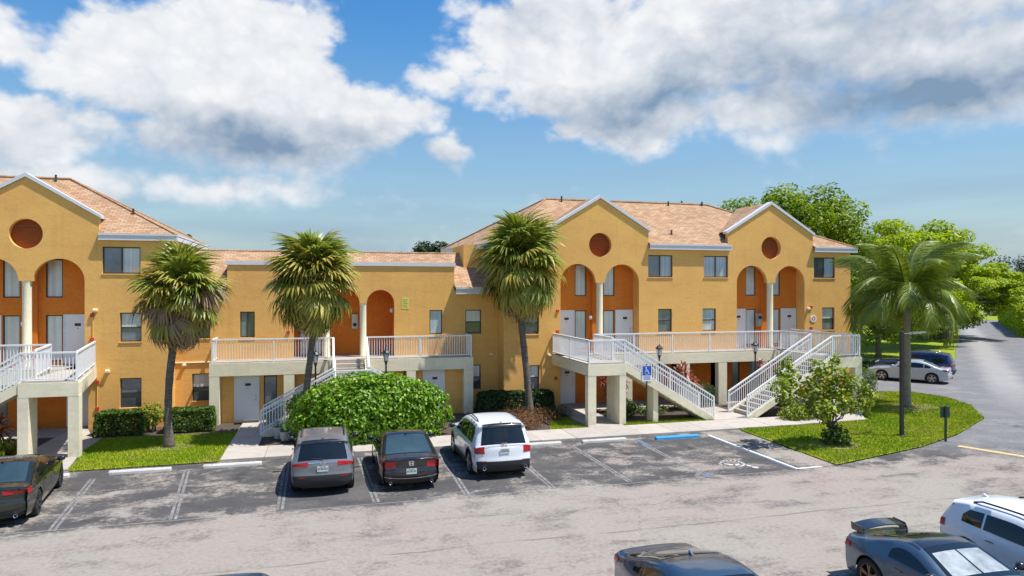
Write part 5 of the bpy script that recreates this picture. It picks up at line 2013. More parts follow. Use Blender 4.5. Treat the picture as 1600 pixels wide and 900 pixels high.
grass_patch(LAWNS['left'], 1500, 0.065)
grass_patch(LAWNS['right'], 900, 0.07)
grass_patch(LAWNS['middle'], 1500, 0.075)
grass_patch(LAWNS['small'], 1500, 0.075)
# ------------------------------------------------------------------ street furniture
def wheel_stop(x0, x1, y, mat, label, rz=0.0):
    t = thing('wheel_stop', label, 'wheel stop', ((x0 + x1) / 2, y, 0), rz, 'concrete wheel stops heading the parking bays')
    L = (x1 - x0) / 2
    mb = MB()
    pr = [(-0.085, 0.0), (0.085, 0.0), (0.08, 0.07), (0.05, 0.115), (-0.05, 0.115), (-0.08, 0.07)]
    pr = [(a, b) for a, b in pr]
    n = len(pr)
    v = []
    xs = [-L, -L + 0.03, 0, L - 0.03, L]
    sc = [0.85, 1, 1, 1, 0.85]
    for x, s_ in zip(xs, sc):
        v += [(x, y_ * s_, z_ * s_) for y_, z_ in pr]
    f = []
    for i in range(len(xs) - 1):
        for k in range(n):
            f.append((i * n + (k + 1) % n, i * n + k, (i + 1) * n + k, (i + 1) * n + (k + 1) % n))
    f.append(tuple(range(n)))
    f.append(tuple(range(len(v) - 1, len(v) - n - 1, -1)))
    mb.add(v, f)
    mb.build('block', mat, t)
    q = MB()
    for x in (-L * 0.7, L * 0.7):
        q.lathe([(0.0, 0.118), (0.025, 0.118), (0.025, 0.10)], 8, (x, 0, 0))
    q.build('anchor_pin', M_STEEL, t)
    return t


wheel_stop(-9.9, -8.05, -8.05, M_STOP, 'leftmost white wheel stop, at the nose of the black sedan', R(2))
wheel_stop(-6.92, -5.03, -8.0, M_STOP, 'white wheel stop in front of the left lawn in an empty bay')
wheel_stop(-4.05, -2.17, -7.97, M_STOP, 'white wheel stop at the foot of the concrete entry walk')
wheel_stop(-1.1, 0.75, -7.9, M_STOP, 'white wheel stop hidden in front of the silver SUV')
wheel_stop(1.6, 3.45, -7.9, M_STOP, 'white wheel stop hidden in front of the dark coupe')
wheel_stop(7.0, 8.92, -7.75, M_STOP, 'white wheel stop just right of the white SUV')
wheel_stop(9.8, 11.68, -7.78, M_STOP, 'white wheel stop between the white SUV bay and the blue one')
wheel_stop(12.9, 14.86, -7.98, M_BLUEPAINT, 'bright blue wheel stop at the accessible parking bay')


def lantern(label, x, y, top):
    t = thing('lantern_post', label, 'lamp post', (x, y, 0), 0, 'black lantern posts in the beds')
    mb = MB()
    zt = top - 0.62
    mb.lathe([(0.09, 0), (0.09, 0.12), (0.045, 0.2), (0.038, zt - 0.1), (0.06, zt - 0.06), (0.06, zt)], 12)
    mb.build('post', M_BLACK, t, True, 40)
    h = MB()
    h.lathe([(0.06, zt), (0.10, zt + 0.03), (0.10, zt + 0.05)], 8)
    for k in range(4):
        a = PI / 4 + PI / 2 * k
        h.beam((0.095 * math.cos(a), 0.095 * math.sin(a), zt + 0.05), (0.155 * math.cos(a), 0.155 * math.sin(a), zt + 0.38), 0.016, 0.016)
    h.lathe([(0.20, zt + 0.38), (0.19, zt + 0.42), (0.09, zt + 0.52), (0.03, zt + 0.55), (0.02, zt + 0.62), (0.0, zt + 0.62)], 8)
    hd = h.build('lantern', M_BLACK, t)
    MB().lathe([(0.07, zt + 0.05), (0.12, zt + 0.37), (0.0, zt + 0.37)], 8).build('lamp_glass', M_LAMPGLASS, hd, True)
    return t


lantern('black lantern post directly right of the middle fan palm trunk', -0.45, -2.55, 3.5)
lantern('black lantern post with pale globe right of the double staircase', 2.55, -2.55, 3.5)
lantern('black lantern post left behind the sloping railing near the red ti plant', 15.9, -2.5, 3.4)
lantern('black lantern post close to the rightmost staircase top', 21.35, -2.5, 3.45)


def street_lamp():
    t = thing('street_lamp', 'tall square black lamp post with a flat side arm on the right lawn', 'street lamp', (22.94, -10.2, 0))
    MB().bbox(-0.15, 0.15, -0.15, 0.15, 0, 0.10, 0.02).build('base', M_BLACK, t)
    MB().bbox(-0.062, 0.062, -0.062, 0.062, 0.10, 4.36, 0.01).build('pole', M_BLACK, t)
    m = MB()
    m.beam((0.06, 0, 4.27), (0.5, 0.02, 4.27), 0.05, 0.04)
    m.beam((0.5, 0.02, 4.28), (1.2, 0.05, 4.31), 0.2, 0.07)
    m.build('arm', M_STEEL, t)


street_lamp()


def sign_post():
    t = thing('sign_post', 'low dark green sign board on a post at the tip of the right lawn', 'sign', (23.95, -11.35, 0))
    MB().box(-0.035, 0.035, -0.03, 0.03, 0, 1.42).build('post', M_GREENMETAL, t)
    MB().bbox(-0.18, 0.18, 0.032, 0.05, 0.95, 1.40, 0.005).build('sign_board', M_SIGNGREEN, t)
    t.rotation_euler.z = R(-20)


sign_post()


def accessible_sign():
    t = thing('accessible_parking_sign', 'blue and white wheelchair parking sign on a thin green post behind the blue wheel stop', 'sign', (13.95, -5.05, 0))
    MB().box(-0.03, 0.03, -0.02, 0.02, 0, 2.72).build('post', M_GREENMETAL, t)
    pl = MB().box(-0.24, 0.24, -0.035, -0.022, 1.96, 2.66).build('plate', M_SIGNWHITE, t)
    MB().box(-0.215, 0.215, -0.039, -0.0352, 2.22, 2.64).build('blue_panel', M_BLUESIGN, pl)
    M = Matrix.Translation((0.0, -0.0405, 2.42)) @ Matrix.Rotation(R(90), 4, 'X') @ Matrix.Scale(0.40, 4)
    wheelchair_mark('wheelchair_symbol', M_SIGNWHITE, pl, M)
    q = MB()
    for k in range(4):
        q.box(-0.17, 0.17, -0.0365, -0.0352, 2.02 + 0.045 * k, 2.04 + 0.045 * k)
    q.build('sign_text', M_BLUESIGN, pl)


accessible_sign()


def antenna():
    t = thing('antenna_mast', 'small dark cellular antenna mast far behind the left block roof', 'antenna', (-27.6, 120, 0))
    m = MB()
    m.tube([(0, 0, 0), (0, 0, 17.4)], [0.25, 0.12], 8)
    m.build('mast', M_BLACK, t)
    for k in range(6):
        a = k * PI / 3
        MB().box(0.7 * math.cos(a) - 0.18, 0.7 * math.cos(a) + 0.18, 0.7 * math.sin(a) - 0.15, 0.7 * math.sin(a) + 0.15, 15.6 + 0.5 * (k % 2), 17.1 + 0.3 * (k % 2)).build('panel', M_FRAME, t)
    MB().box(-0.8, 0.8, -0.06, 0.06, 16.1, 16.22).build('crossbar', M_BLACK, t)


antenna()


def pot(label, x, y, s_):
    t = thing('planter_pot', label, 'planter', (x, y, 0.05), 0, 'white pots at the foot of the stairs')
    MB().lathe([(0.0, 0.0), (0.14 * s_, 0.0), (0.19 * s_, 0.12 * s_), (0.215 * s_, 0.36 * s_), (0.235 * s_, 0.37 * s_), (0.235 * s_, 0.42 * s_), (0.20 * s_, 0.42 * s_), (0.19 * s_, 0.34 * s_), (0.0, 0.33 * s_)], 18).build('pot', M_POT, t, True, 35)
    P, d = ellipsoid_pts(50, (0, 0, 0.5 * s_), (0.2 * s_, 0.2 * s_, 0.16 * s_), 0.6)
    V, F = leaves(P, d, 0.1, 0.4)
    tag(link('plant', np_mesh('plant', V, F, M_LHEDGE), t), kind='stuff')


pot('front white pot of the cluster left of the round bush', -1.85, -4.0, 1.15)
pot('rear white pot of the cluster, against the round bush', -1.35, -3.75, 1.25)
pot('smallest white pot of the cluster left of the round bush', -1.62, -4.45, 0.85)
# ------------------------------------------------------------------ cars
def catmull(P, per):
    """P list of (x,z[,corner]); returns dense points and the knot index of each"""
    out, par = [], []
    n = len(P)
    for i in range(n - 1):
        p1, p2 = Vector(P[i][:2]), Vector(P[i + 1][:2])
        c1 = len(P[i]) > 2
        c2 = len(P[i + 1]) > 2
        p0 = p1 + (p1 - p2) if (i == 0 or c1) else Vector(P[i - 1][:2])
        p3 = p2 + (p2 - p1) if (i == n - 2 or c2) else Vector(P[i + 2][:2])
        d01, d12, d23 = [max(1e-4, (b - a).length ** 0.5) for a, b in ((p0, p1), (p1, p2), (p2, p3))]
        m1 = (p2 - p1) + d12 * ((p1 - p0) / d01 - (p2 - p0) / (d01 + d12))
        m2 = (p2 - p1) + d12 * ((p3 - p2) / d23 - (p3 - p1) / (d12 + d23))
        k = max(3, int(per * (p2 - p1).length))
        for j in range(k + (1 if i == n - 2 else 0)):
            t = j / k
            t2, t3 = t * t, t * t * t
            q = p1 * (2 * t3 - 3 * t2 + 1) + m1 * (t3 - 2 * t2 + t) + p2 * (-2 * t3 + 3 * t2) + m2 * (t3 - t2)
            out.append((q.x, q.y))
            par.append(i + t)
    return out, par


class Car:
    def __init__(s, o):
        s.o = o
        s.L, s.W, s.H = o['L'], o['W'], o['H']
        s.pts, s.par = catmull(o['prof'], 22)
        s.belt = o['belt']
        s.tum = o.get('tum', 0.24)
        s.R = o['R']
        s.xw = o['xw']
        s.sill = o.get('sill', 0.22)
        s.tf, s.tr = o.get('taper_f', 0.14), o.get('taper_r', 0.10)
        # edge silhouette
        s.E = [s.top_i(i, 1.0) for i in range(len(s.pts))]

    def hw(s, x, z):
        h = s.L / 2
        w = s.W / 2
        xf = max(0.0, (x - h * 0.45) / (h * 0.55))
        xr = max(0.0, (-x - h * 0.45) / (h * 0.55))
        w *= 1 - s.tf * xf ** 2.2 - s.tr * xr ** 2.2
        for q in s.xw:
            w += s.o.get('flare', 0.012) * math.exp(-((x - q) / 0.42) ** 2) * max(0.0, 1 - abs(z - s.R * 1.5) / 0.5)
        b = s.belt
        if z > b - 0.08:
            u = (z - b + 0.08) / (s.H - b + 0.08)
            w *= 1 - s.tum * u ** 1.12
        if z < 0.62:
            w *= 1 - 0.07 * ((0.62 - z) / 0.45) ** 2
        # character crease
        w -= 0.012 * max(0.0, 1 - abs(z - (b - 0.28)) / 0.12)
        return w

    def top_i(s, i, tau):
        x, z = s.pts[i]
        a = s.pts[max(0, i - 1)]
        b = s.pts[min(len(s.pts) - 1, i + 1)]
        t = Vector((b[0] - a[0], b[1] - a[1]))
        if t.length < 1e-6:
            t = Vector((-1, 0))
        t.normalize()
        n = Vector((t.y, -t.x))      # outward for front-to-rear order
        nx = abs(n.x)
        # the rake of glass should not count as an end face
        endk = max(0.0, min(1.0, (nx - 0.72) / 0.25))
        crown = 0.045 * (1 - endk) + s.o.get('bow', 0.17) * endk
        at = abs(tau)
        d = crown * at ** 2.4 + s.o.get('edge', 0.05) * max(0.0, (at - 0.80) / 0.20) ** 2.2
        x -= n.x * d
        z -= n.y * d
        return Vector((x, tau * s.hw(x, z), z))

    def top(s, par, tau, off=0.0):
        k = 0
        while k < len(s.par) - 2 and s.par[k + 1] < par:
            k += 1
        f = (par - s.par[k]) / max(1e-6, s.par[k + 1] - s.par[k])
        f = max(0.0, min(1.0, f))
        p = s.top_i(k, tau).lerp(s.top_i(k + 1, tau), f)
        if off:
            q1 = s.top_i(k, tau)
            q2 = s.top_i(min(k + 1, len(s.pts) - 1), tau)
            r1 = s.top_i(k, max(-1, tau - 0.05))
            r2 = s.top_i(k, min(1, tau + 0.05))
            n = (q2 - q1).cross(r2 - r1)
            if n.length > 1e-9:
                n.normalize()
                c = Vector((0, 0, 0.6))
                if n.dot(p - c) < 0:
                    n = -n
                p = p + n * off
        return p

    def ze(s, x):
        """height of the shoulder silhouette at x"""
        best = 0
        for (a, b) in zip(s.E[:-1], s.E[1:]):
            if (a.x - x) * (b.x - x) <= 0 and abs(a.x - b.x) > 1e-6:
                f = (x - a.x) / (b.x - a.x)
                best = max(best, a.z + (b.z - a.z) * f)
        return best

    def zb(s, x):
        z = s.sill
        h = s.L / 2
        z += 0.05 * max(0.0, (abs(x) - h * 0.72) / (h * 0.28)) ** 2
        ra = s.R + s.o.get('gap', 0.055)
        for q in s.xw:
            if abs(x - q) < ra:
                z = max(z, s.R + math.sqrt(ra * ra - (x - q) ** 2))
        return z

    def side(s, x, z, sg, off=0.0):
        return Vector((x, sg * (s.hw(x, z) + off), z))

    def body(s, par, mat):
        mb = MB()
        nt = 9
        taus = [-1, -0.93, -0.86, -0.74, -0.55, -0.3, 0, 0.3, 0.55, 0.74, 0.86, 0.93, 1]
        n = len(s.pts)
        v = [s.top_i(i, t) for i in range(n) for t in taus]
        m = len(taus)
        mb.add(v, [(i * m + k, i * m + k + 1, (i + 1) * m + k + 1, (i + 1) * m + k) for i in range(n - 1) for k in range(m - 1)])
        # sides: columns dropped from the silhouette, extra columns by the wheel arches
        xs = []
        for i in range(n):
            xs.append((s.E[i].x, s.E[i].z))
        cols = [(x, z) for x, z in xs]
        ra = s.R + s.o.get('gap', 0.055)
        extra = []
        for q in s.xw:
            for k in range(25):
                x = q + ra * 1.001 * math.cos(PI * k / 24)
                extra.append((x, s.ze(x)))
        # split the silhouette at its foremost and rearmost points
        i0 = max(range(n), key=lambda i: s.E[i].x)
        i1 = min(range(n), key=lambda i: s.E[i].x)
        main = sorted([(s.E[i].x, s.E[i].z) for i in range(i0, i1 + 1)] + extra, key=lambda q: -q[0])
        rows = 10
        for sg in (-1, 1):
            vv = []
            for x, z in main:
                zb = min(s.zb(x), z)
                for r_ in range(rows + 1):
                    f = r_ / rows
                    zz = z + (zb - z) * f
                    vv.append(s.side(x, zz, sg))
            k = rows + 1
            ff = []
            for i in range(len(main) - 1):
                for r_ in range(rows):
                    q = (i * k + r_, i * k + r_ + 1, (i + 1) * k + r_ + 1, (i + 1) * k + r_)
                    ff.append(q if sg > 0 else q[::-1])
            mb.add(vv, ff)
        me = mb.mesh('body', mat)
        bm = bmesh.new()
        bm.from_mesh(me)
        bmesh.ops.remove_doubles(bm, verts=bm.verts, dist=0.002)
        bmesh.ops.dissolve_degenerate(bm, dist=0.0005, edges=bm.edges)
        bmesh.ops.recalc_face_normals(bm, faces=bm.faces)
        for f in bm.faces:
            f.smooth = True
        bm.to_mesh(me)
        bm.free()
        me.set_sharp_from_angle(angle=R(48))
        return link('body', me, par)

    def patch_top(s, par, name, p0, p1, t0, t1, mat, off=0.006, n=8, m=10, shape=None):
        v = []
        for i in range(n + 1):
            for k in range(m + 1):
                a, b = i / n, k / m
                tt0, tt1 = (shape(a, t0, t1) if shape else (t0, t1))
                v.append(s.top(p0 + (p1 - p0) * a, tt0 + (tt1 - tt0) * b, off))
        f = [(i * (m + 1) + k, i * (m + 1) + k + 1, (i + 1) * (m + 1) + k + 1, (i + 1) * (m + 1) + k) for i in range(n) for k in range(m)]
        # rim so that the panel has thickness
        mb = MB().add(v, f)
        o = mb.build(name, mat, par, True)
        s._fixn(o)
        return o

    def _fixn(s, o):
        bm = bmesh.new()
        bm.from_mesh(o.data)
        bmesh.ops.remove_doubles(bm, verts=bm.verts, dist=0.0004)
        c = Vector((0, 0, 0.6))
        tot = sum((f.normal.dot(f.calc_center_median() - c)) for f in bm.faces)
        if tot < 0:
            bmesh.ops.reverse_faces(bm, faces=bm.faces)
        bm.to_mesh(o.data)
        bm.free()
        o.data.polygons.foreach_set('use_smooth', [True] * len(o.data.polygons))

    def patch_side(s, par, name, sg, xa, xb, lo, hi, mat, off=0.006, n=14, m=4):
        v = []
        for i in range(n + 1):
            x = xa + (xb - xa) * i / n
            a, b = lo(x), hi(x)
            b = max(a + 0.002, b)
            for k in range(m + 1):
                v.append(s.side(x, a + (b - a) * k / m, sg, off))
        f = [(i * (m + 1) + k, i * (m + 1) + k + 1, (i + 1) * (m + 1) + k + 1, (i + 1) * (m + 1) + k) for i in range(n) for k in range(m)]
        o = MB().add(v, f).build(name, mat, par, True)
        s._fixn(o)
        return o


def wheel(par, x, y, R_, sg, rim_mat, spokes=5, width=0.22, split=True, name='wheel'):
    w = bpy.data.objects.new(name, None)
    COL.objects.link(w)
    w.parent = par
    w.location = (x, y, R_)
    h = width / 2
    rr = R_ * 0.70
    MB().lathe([(rr, -h * 0.9), (R_ * 0.93, -h), (R_ * 0.985, -h * 0.75), (R_, -h * 0.4), (R_, h * 0.4), (R_ * 0.985, h * 0.75), (R_ * 0.93, h), (rr, h * 0.9)], 32, (0, 0, 0), 'y').build('tyre', M_RUBBER, w, True, 50)
    m = MB()
    o = sg * h
    prof = [(rr, o * 0.9), (rr * 0.97, o * 0.92), (rr * 0.92, o * 0.80), (rr * 0.90, o * 0.1), (rr * 0.9, -o * 0.6)]
    m.lathe(prof if sg < 0 else prof, 32, (0, 0, 0), 'y')
    m.lathe([(0.0, o * 0.78), (0.055, o * 0.78), (0.07, o * 0.66), (0.07, o * 0.3)], 14, (0, 0, 0), 'y')
    for k in range(spokes):
        a0 = 2 * PI * k / spokes + 0.3
        for da in ((-0.14, 0.14) if split else (0,)):
            a = a0 + da
            p = Vector((0.05 * math.cos(a0), o * 0.70, 0.05 * math.sin(a0)))
            q = Vector((rr * 0.94 * math.cos(a), o * 0.84, rr * 0.94 * math.sin(a)))
            m.beam(p, q, 0.035 if split else 0.075, 0.04, (0, 1, 0))
    m.build('rim', rim_mat, w)
    MB().lathe([(0.0, 0.0), (rr * 0.93, 0.0), (rr * 0.93, -o * 0.05)], 24, (0, o * 0.25, 0), 'y').build('brake_disc', M_DARKALLOY, w)
    return w


def emblem(par, p, n_yaw, kind, size=0.055):
    """chrome maker's badge at p, facing rearwards (-x)"""
    m = MB()
    if kind == 'h':
        x0, x1 = p.x - 0.012, p.x
        m.box(x0, x1, -size, -size * 0.55, p.z - size, p.z + size)
        m.box(x0, x1, size * 0.55, size, p.z - size, p.z + size)
        m.box(x0, x1, -size * 0.55, size * 0.55, p.z - size * 0.2, p.z + size * 0.15)
        for sg in (-1, 1):
            m.beam((p.x - 0.006, sg * size * 1.15, p.z - size * 1.25), (p.x - 0.006, sg * size * 1.5, p.z + size * 1.3), 0.012, 0.014)
        m.beam((p.x - 0.006, -size * 1.15, p.z - size * 1.25), (p.x - 0.006, size * 1.15, p.z - size * 1.25), 0.012, 0.014)
        m.beam((p.x - 0.006, -size * 1.5, p.z + size * 1.3), (p.x - 0.006, size * 1.5, p.z + size * 1.3), 0.012, 0.014)
    else:
        n = 20
        for rx, rz, dz in ((1.35, 0.85, 0), (0.45, 0.8, 0), (0.95, 0.35, 0.25)):
            for k in range(n):
                a, b = 2 * PI * k / n, 2 * PI * (k + 1) / n
                m.beam((p.x - 0.006, size * rx * math.cos(a), p.z + size * (dz + rz * math.sin(a))), (p.x - 0.006, size * rx * math.cos(b), p.z + size * (dz + rz * math.sin(b))), 0.012, 0.012)
    m.build('emblem', M_CHROME, par)


def plate(par, x, z, w=0.31, h=0.16, tilt=0.0):
    p = MB().box(x - 0.012, x, -w / 2, w / 2, z - h / 2, z + h / 2).build('licence_plate', M_PLATE, par)
    m = MB()
    for k in range(7):
        if k == 3:
            m.lathe([(0, -0.0), (0.022, 0.0)], 8, (0, 0, 0))
            m.v = m.v[:-16]
            m.f = m.f[:-8]
            m.mi = m.mi[:-8]
            m.box(x - 0.0135, x - 0.0122, -0.016, 0.016, z - 0.03, z + 0.03)
            continue
        y = -w * 0.40 + k * w * 0.80 / 6
        m.box(x - 0.0135, x - 0.0122, y - 0.012, y + 0.012, z - 0.035, z + 0.035)
    m.box(x - 0.0135, x - 0.0122, -w * 0.3, w * 0.3, z + 0.052, z + 0.068)
    m.build('plate_lettering', M_PLATEINK, p)


def make_car(label, cat, loc, heading, o):
    """heading: world angle of the nose"""
    t = thing(o.get('name', 'parked_car'), label, cat, loc, heading, 'cars in the parking lot')
    c = Car(o)
    P = o['paint']
    c.body(t, P)
    if o.get('roof_mat'):
        a, b = o['roof_rng']
        c.patch_top(t, 'roof_panel', a, b, -0.93, 0.93, o['roof_mat'], 0.005, 10, 12)
    # glass
    a, b = o['ws']
    G = o.get('glass', M_CARGLASS)
    c.patch_top(t, 'windshield', a, b, -0.86, 0.86, G, 0.007, 8, 12, lambda f, p, q: (p * (1 - 0.02 * f), q * (1 - 0.02 * f)))
    a, b = o['rw']
    c.patch_top(t, 'rear_window', a, b, -o.get('rww', 0.84), o.get('rww', 0.84), o.get('rglass', G), 0.007, 8, 12)
    belt = c.belt
    rise = o.get('belt_rise', 0.0)
    lo = lambda x: belt + 0.035 + rise * max(0, -x)
    top = lambda x: c.ze(x) - o.get('rail', 0.075)
    for sg in (-1, 1):
        for (xa, xb) in o['sidewin']:
            c.patch_side(t, 'side_window', sg, xa, xb, lo, (lambda xx: (lambda x: min(top(x), top_clip(x, o))))(0), G, 0.006, 18, 5)
        # doors
        for k, (xa, xb) in enumerate(o['doors']):
            d = c.patch_side(t, 'door', sg, xa, xb, lambda x: max(c.sill + 0.10, c.zb(x) + 0.05), lambda x: lo(x) - 0.022, P, 0.0045, 12, 8)
            xh = min(xa, xb) + 0.16
            zh = belt - 0.10
            y = c.hw(xh, zh)
            hm = MB()
            hm.beam((xh - 0.09, sg * (y + 0.028), zh), (xh + 0.09, sg * (y + 0.028), zh), 0.02, 0.026)
            hm.beam((xh - 0.08, sg * (y - 0.01), zh), (xh - 0.08, sg * (y + 0.03), zh), 0.016, 0.016)
            hm.beam((xh + 0.08, sg * (y - 0.01), zh), (xh + 0.08, sg * (y + 0.03), zh), 0.016, 0.016)
            hm.build('handle', o.get('handle', P), d)
        # mirrors
        xm = o['mirror']
        zm = belt + 0.11
        ym = c.hw(xm, belt) * sg
        mm = MB()
        mm.tube([(xm, ym - sg * 0.06, zm - 0.05), (xm - 0.01, ym + sg * 0.05, zm - 0.03)], [0.03, 0.03], 8)
        v = []
        hx, hy, hz = 0.075, 0.115, 0.075
        for i in range(7):
            for k in range(10):
                th, ph = PI * i / 6, 2 * PI * k / 10
                e = lambda q: math.copysign(abs(q) ** 0.7, q)
                v.append((xm - 0.01 + hx * e(math.cos(th)), ym + sg * 0.14 + hy * e(math.sin(th)) * e(math.cos(ph)), zm + hz * e(math.sin(th)) * e(math.sin(ph))))
        mm.add(v, [(i * 10 + k, (i + 1) * 10 + k, (i + 1) * 10 + (k + 1) % 10, i * 10 + (k + 1) % 10) for i in range(6) for k in range(10)])
        mm.build('mirror', o.get('mirror_mat', P), t, True)
        # black beltline / cladding
        if o.get('clad'):
            zc = o['clad']
            c.patch_side(t, 'sill_cladding', sg, c.xw[1] + c.R + 0.06, c.xw[0] - c.R - 0.06, lambda x: c.zb(x), lambda x: zc, M_PLASTIC, 0.014, 16, 4)
            for xw in c.xw:
                ra = c.R + o.get('gap', 0.055)
                am = MB()
                v = []
                nA = 26
                for i in range(nA + 1):
                    an = PI * i / nA
                    for k, rr in enumerate((ra - 0.006, ra + 0.02, ra + 0.075)):
                        x, z = xw + rr * math.cos(an), c.R + rr * math.sin(an)
                        z = max(z, c.sill)
                        v.append((x, sg * (c.hw(x, z) + (0.012 if k < 2 else 0.004)), z))
                am.add(v, [(i * 3 + k, i * 3 + k + 1, (i + 1) * 3 + k + 1, (i + 1) * 3 + k) for i in range(nA) for k in range(2)])
                q = am.build('arch_trim', M_PLASTIC, t, True)
                c._fixn(q)
        # lights wrapping onto the flank
        for (par0, par1, ta, tb, m_, nm) in o['lights']:
            if sg > 0:
                c.patch_top(t, nm, par0, par1, ta, tb, m_, 0.010, 6, 6)
            else:
                c.patch_top(t, nm, par0, par1, -tb, -ta, m_, 0.010, 6, 6)
        for (xa, xb, za, zb_, m_, nm) in o.get('sidelights', []):
            c.patch_side(t, nm, sg, xa, xb, lambda x: za, lambda x: min(zb_, c.ze(x) - 0.005), m_, 0.010, 8, 3)
        for xw in c.xw:
            wheel(t, xw, sg * (c.hw(xw, c.R * 1.6) - 0.125), c.R, sg, o['rim'], o.get('spokes', 5), 0.225, o.get('split', True))
    # under body
    ub = MB()
    ub.box(-c.L / 2 + 0.42, c.L / 2 - 0.42, -c.W / 2 + 0.30, c.W / 2 - 0.30, 0.17, min(0.72, belt - 0.2))
    for xw in c.xw:
        ub.box(xw - c.R - 0.05, xw + c.R + 0.05, -c.W / 2 + 0.14, c.W / 2 - 0.14, c.R * 2 - 0.02, c.R * 2 + 0.04)
    ub.build('underbody', M_RUBBER, t)
    for (nm, a, b, ta, tb, m_, off) in o.get('panels', []):
        c.patch_top(t, nm, a, b, ta, tb, m_, off, 8, 14)
    if o.get('rails'):
        xa, xb = o['rails']
        for sg in (-1, 1):
            pts = []
            for i in range(9):
                x = xa + (xb - xa) * i / 8
                # roof height near the edge
                z = max(q.z for q in (c.top_i(j, 0.86) for j in range(len(c.pts))) if abs(q.x - x) < 0.12)
                yy = c.hw(x, z) * 0.88
                pts.append((x, sg * yy, z + (0.05 if 0 < i < 8 else 0.0)))
            MB().tube(pts, 0.02, 6).build('roof_rail', o.get('rail_mat', M_PLASTIC), t, True)
    xr = min(q.x for q in c.E)
    if o.get('plate'):
        par, dz = o['plate']
        p = c.top(par, 0.0, 0.012)
        plate(t, p.x, p.z + dz)
    if o.get('emblem'):
        par, kind, sz = o['emblem']
        p = c.top(par, 0.0, 0.010)
        emblem(t, p, 0, kind, sz)
    if o.get('fin'):
        p = c.top(o['fin'], 0.0)
        f = MB()
        f.prism_y([(p.x + 0.09, p.z - 0.01), (p.x - 0.07, p.z - 0.01), (p.x - 0.085, p.z + 0.055), (p.x - 0.05, p.z + 0.06)][::-1], -0.02, 0.02)
        f.build('antenna_fin', P if not o.get('fin_mat') else o['fin_mat'], t)
    for (x, y, r_) in o.get('exhaust', []):
        for sg in (-1, 1):
            MB().lathe([(r_ * 0.75, 0.12), (r_ * 0.75, 0.0), (r_, -0.01), (r_, 0.12)], 14).build('exhaust_tip', M_CHROME, t, True, 40, loc=(x, sg * y, o.get('exz', 0.33)), rot=(0, R(90), 0))
    if o.get('wiper'):
        p = c.top(o['wiper'], -0.02, 0.02)
        q = c.top(o['wiper'] - 0.1, 0.42, 0.02)
        MB().tube([p, q], [0.014, 0.008], 5).build('rear_wiper', M_PLASTIC, t)
    return t, c


def top_clip(x, o):
    """keeps side glass inside its front and rear slants"""
    b = o['belt'] + 0.035
    z = 9.0
    for (x0, x1, sl) in o.get('slants', []):
        # at x0 the glass height is zero, grows towards x1
        f = (x - x0) / (x1 - x0)
        z = min(z, b + max(0.0, f) * sl)
    return z


# profiles run from under the front bumper over the roof to under the rear bumper
def suv(L, H, hood=1.02, belt=1.02, rear_rake=0.28, roof_end=0.36, ws_base=0.22, ws_top=0.09):
    h = L / 2
    return [(h - 0.10, 0.24), (h - 0.02, 0.40), (h, 0.60), (h - 0.06, 0.84), (h - 0.26, hood - 0.06), (h * 0.62, hood + 0.03), (h * 0.40, hood + 0.09),
            (h * 0.085, H - 0.13), (-h * 0.10, H - 0.02), (-h * 0.40, H), (-h * 0.66, H - 0.03), (-h + roof_end - 0.03, H - 0.10, 1),
            (-h + 0.105, belt + 0.06), (-h + 0.05, belt - 0.06), (-h + 0.02, 0.72), (-h, 0.60), (-h + 0.015, 0.42), (-h + 0.10, 0.27)]


SUV_IDX = dict(ws=(6.05, 7.5), rw=(11.10, 12.05))


def sedan(L, H, hood=0.86, trunk=0.98, cowl=0.33, roof_f=0.02, roof_r=-0.42, deck=-0.74, nose=0.62):
    h = L / 2
    return [(h - 0.10, 0.20), (h - 0.02, 0.36), (h, 0.52), (h - 0.07, nose + 0.08), (h - 0.30, hood - 0.07), (h * 0.66, hood + 0.02), (h * cowl * 1.15, hood + 0.08),
            (h * roof_f, H - 0.06), (-h * 0.16, H), (h * roof_r, H - 0.05), (h * deck, trunk + 0.02), (-h + 0.16, trunk), (-h + 0.055, trunk - 0.05, 1),
            (-h + 0.05, 0.72), (-h, 0.58), (-h + 0.015, 0.40), (-h + 0.10, 0.24)]


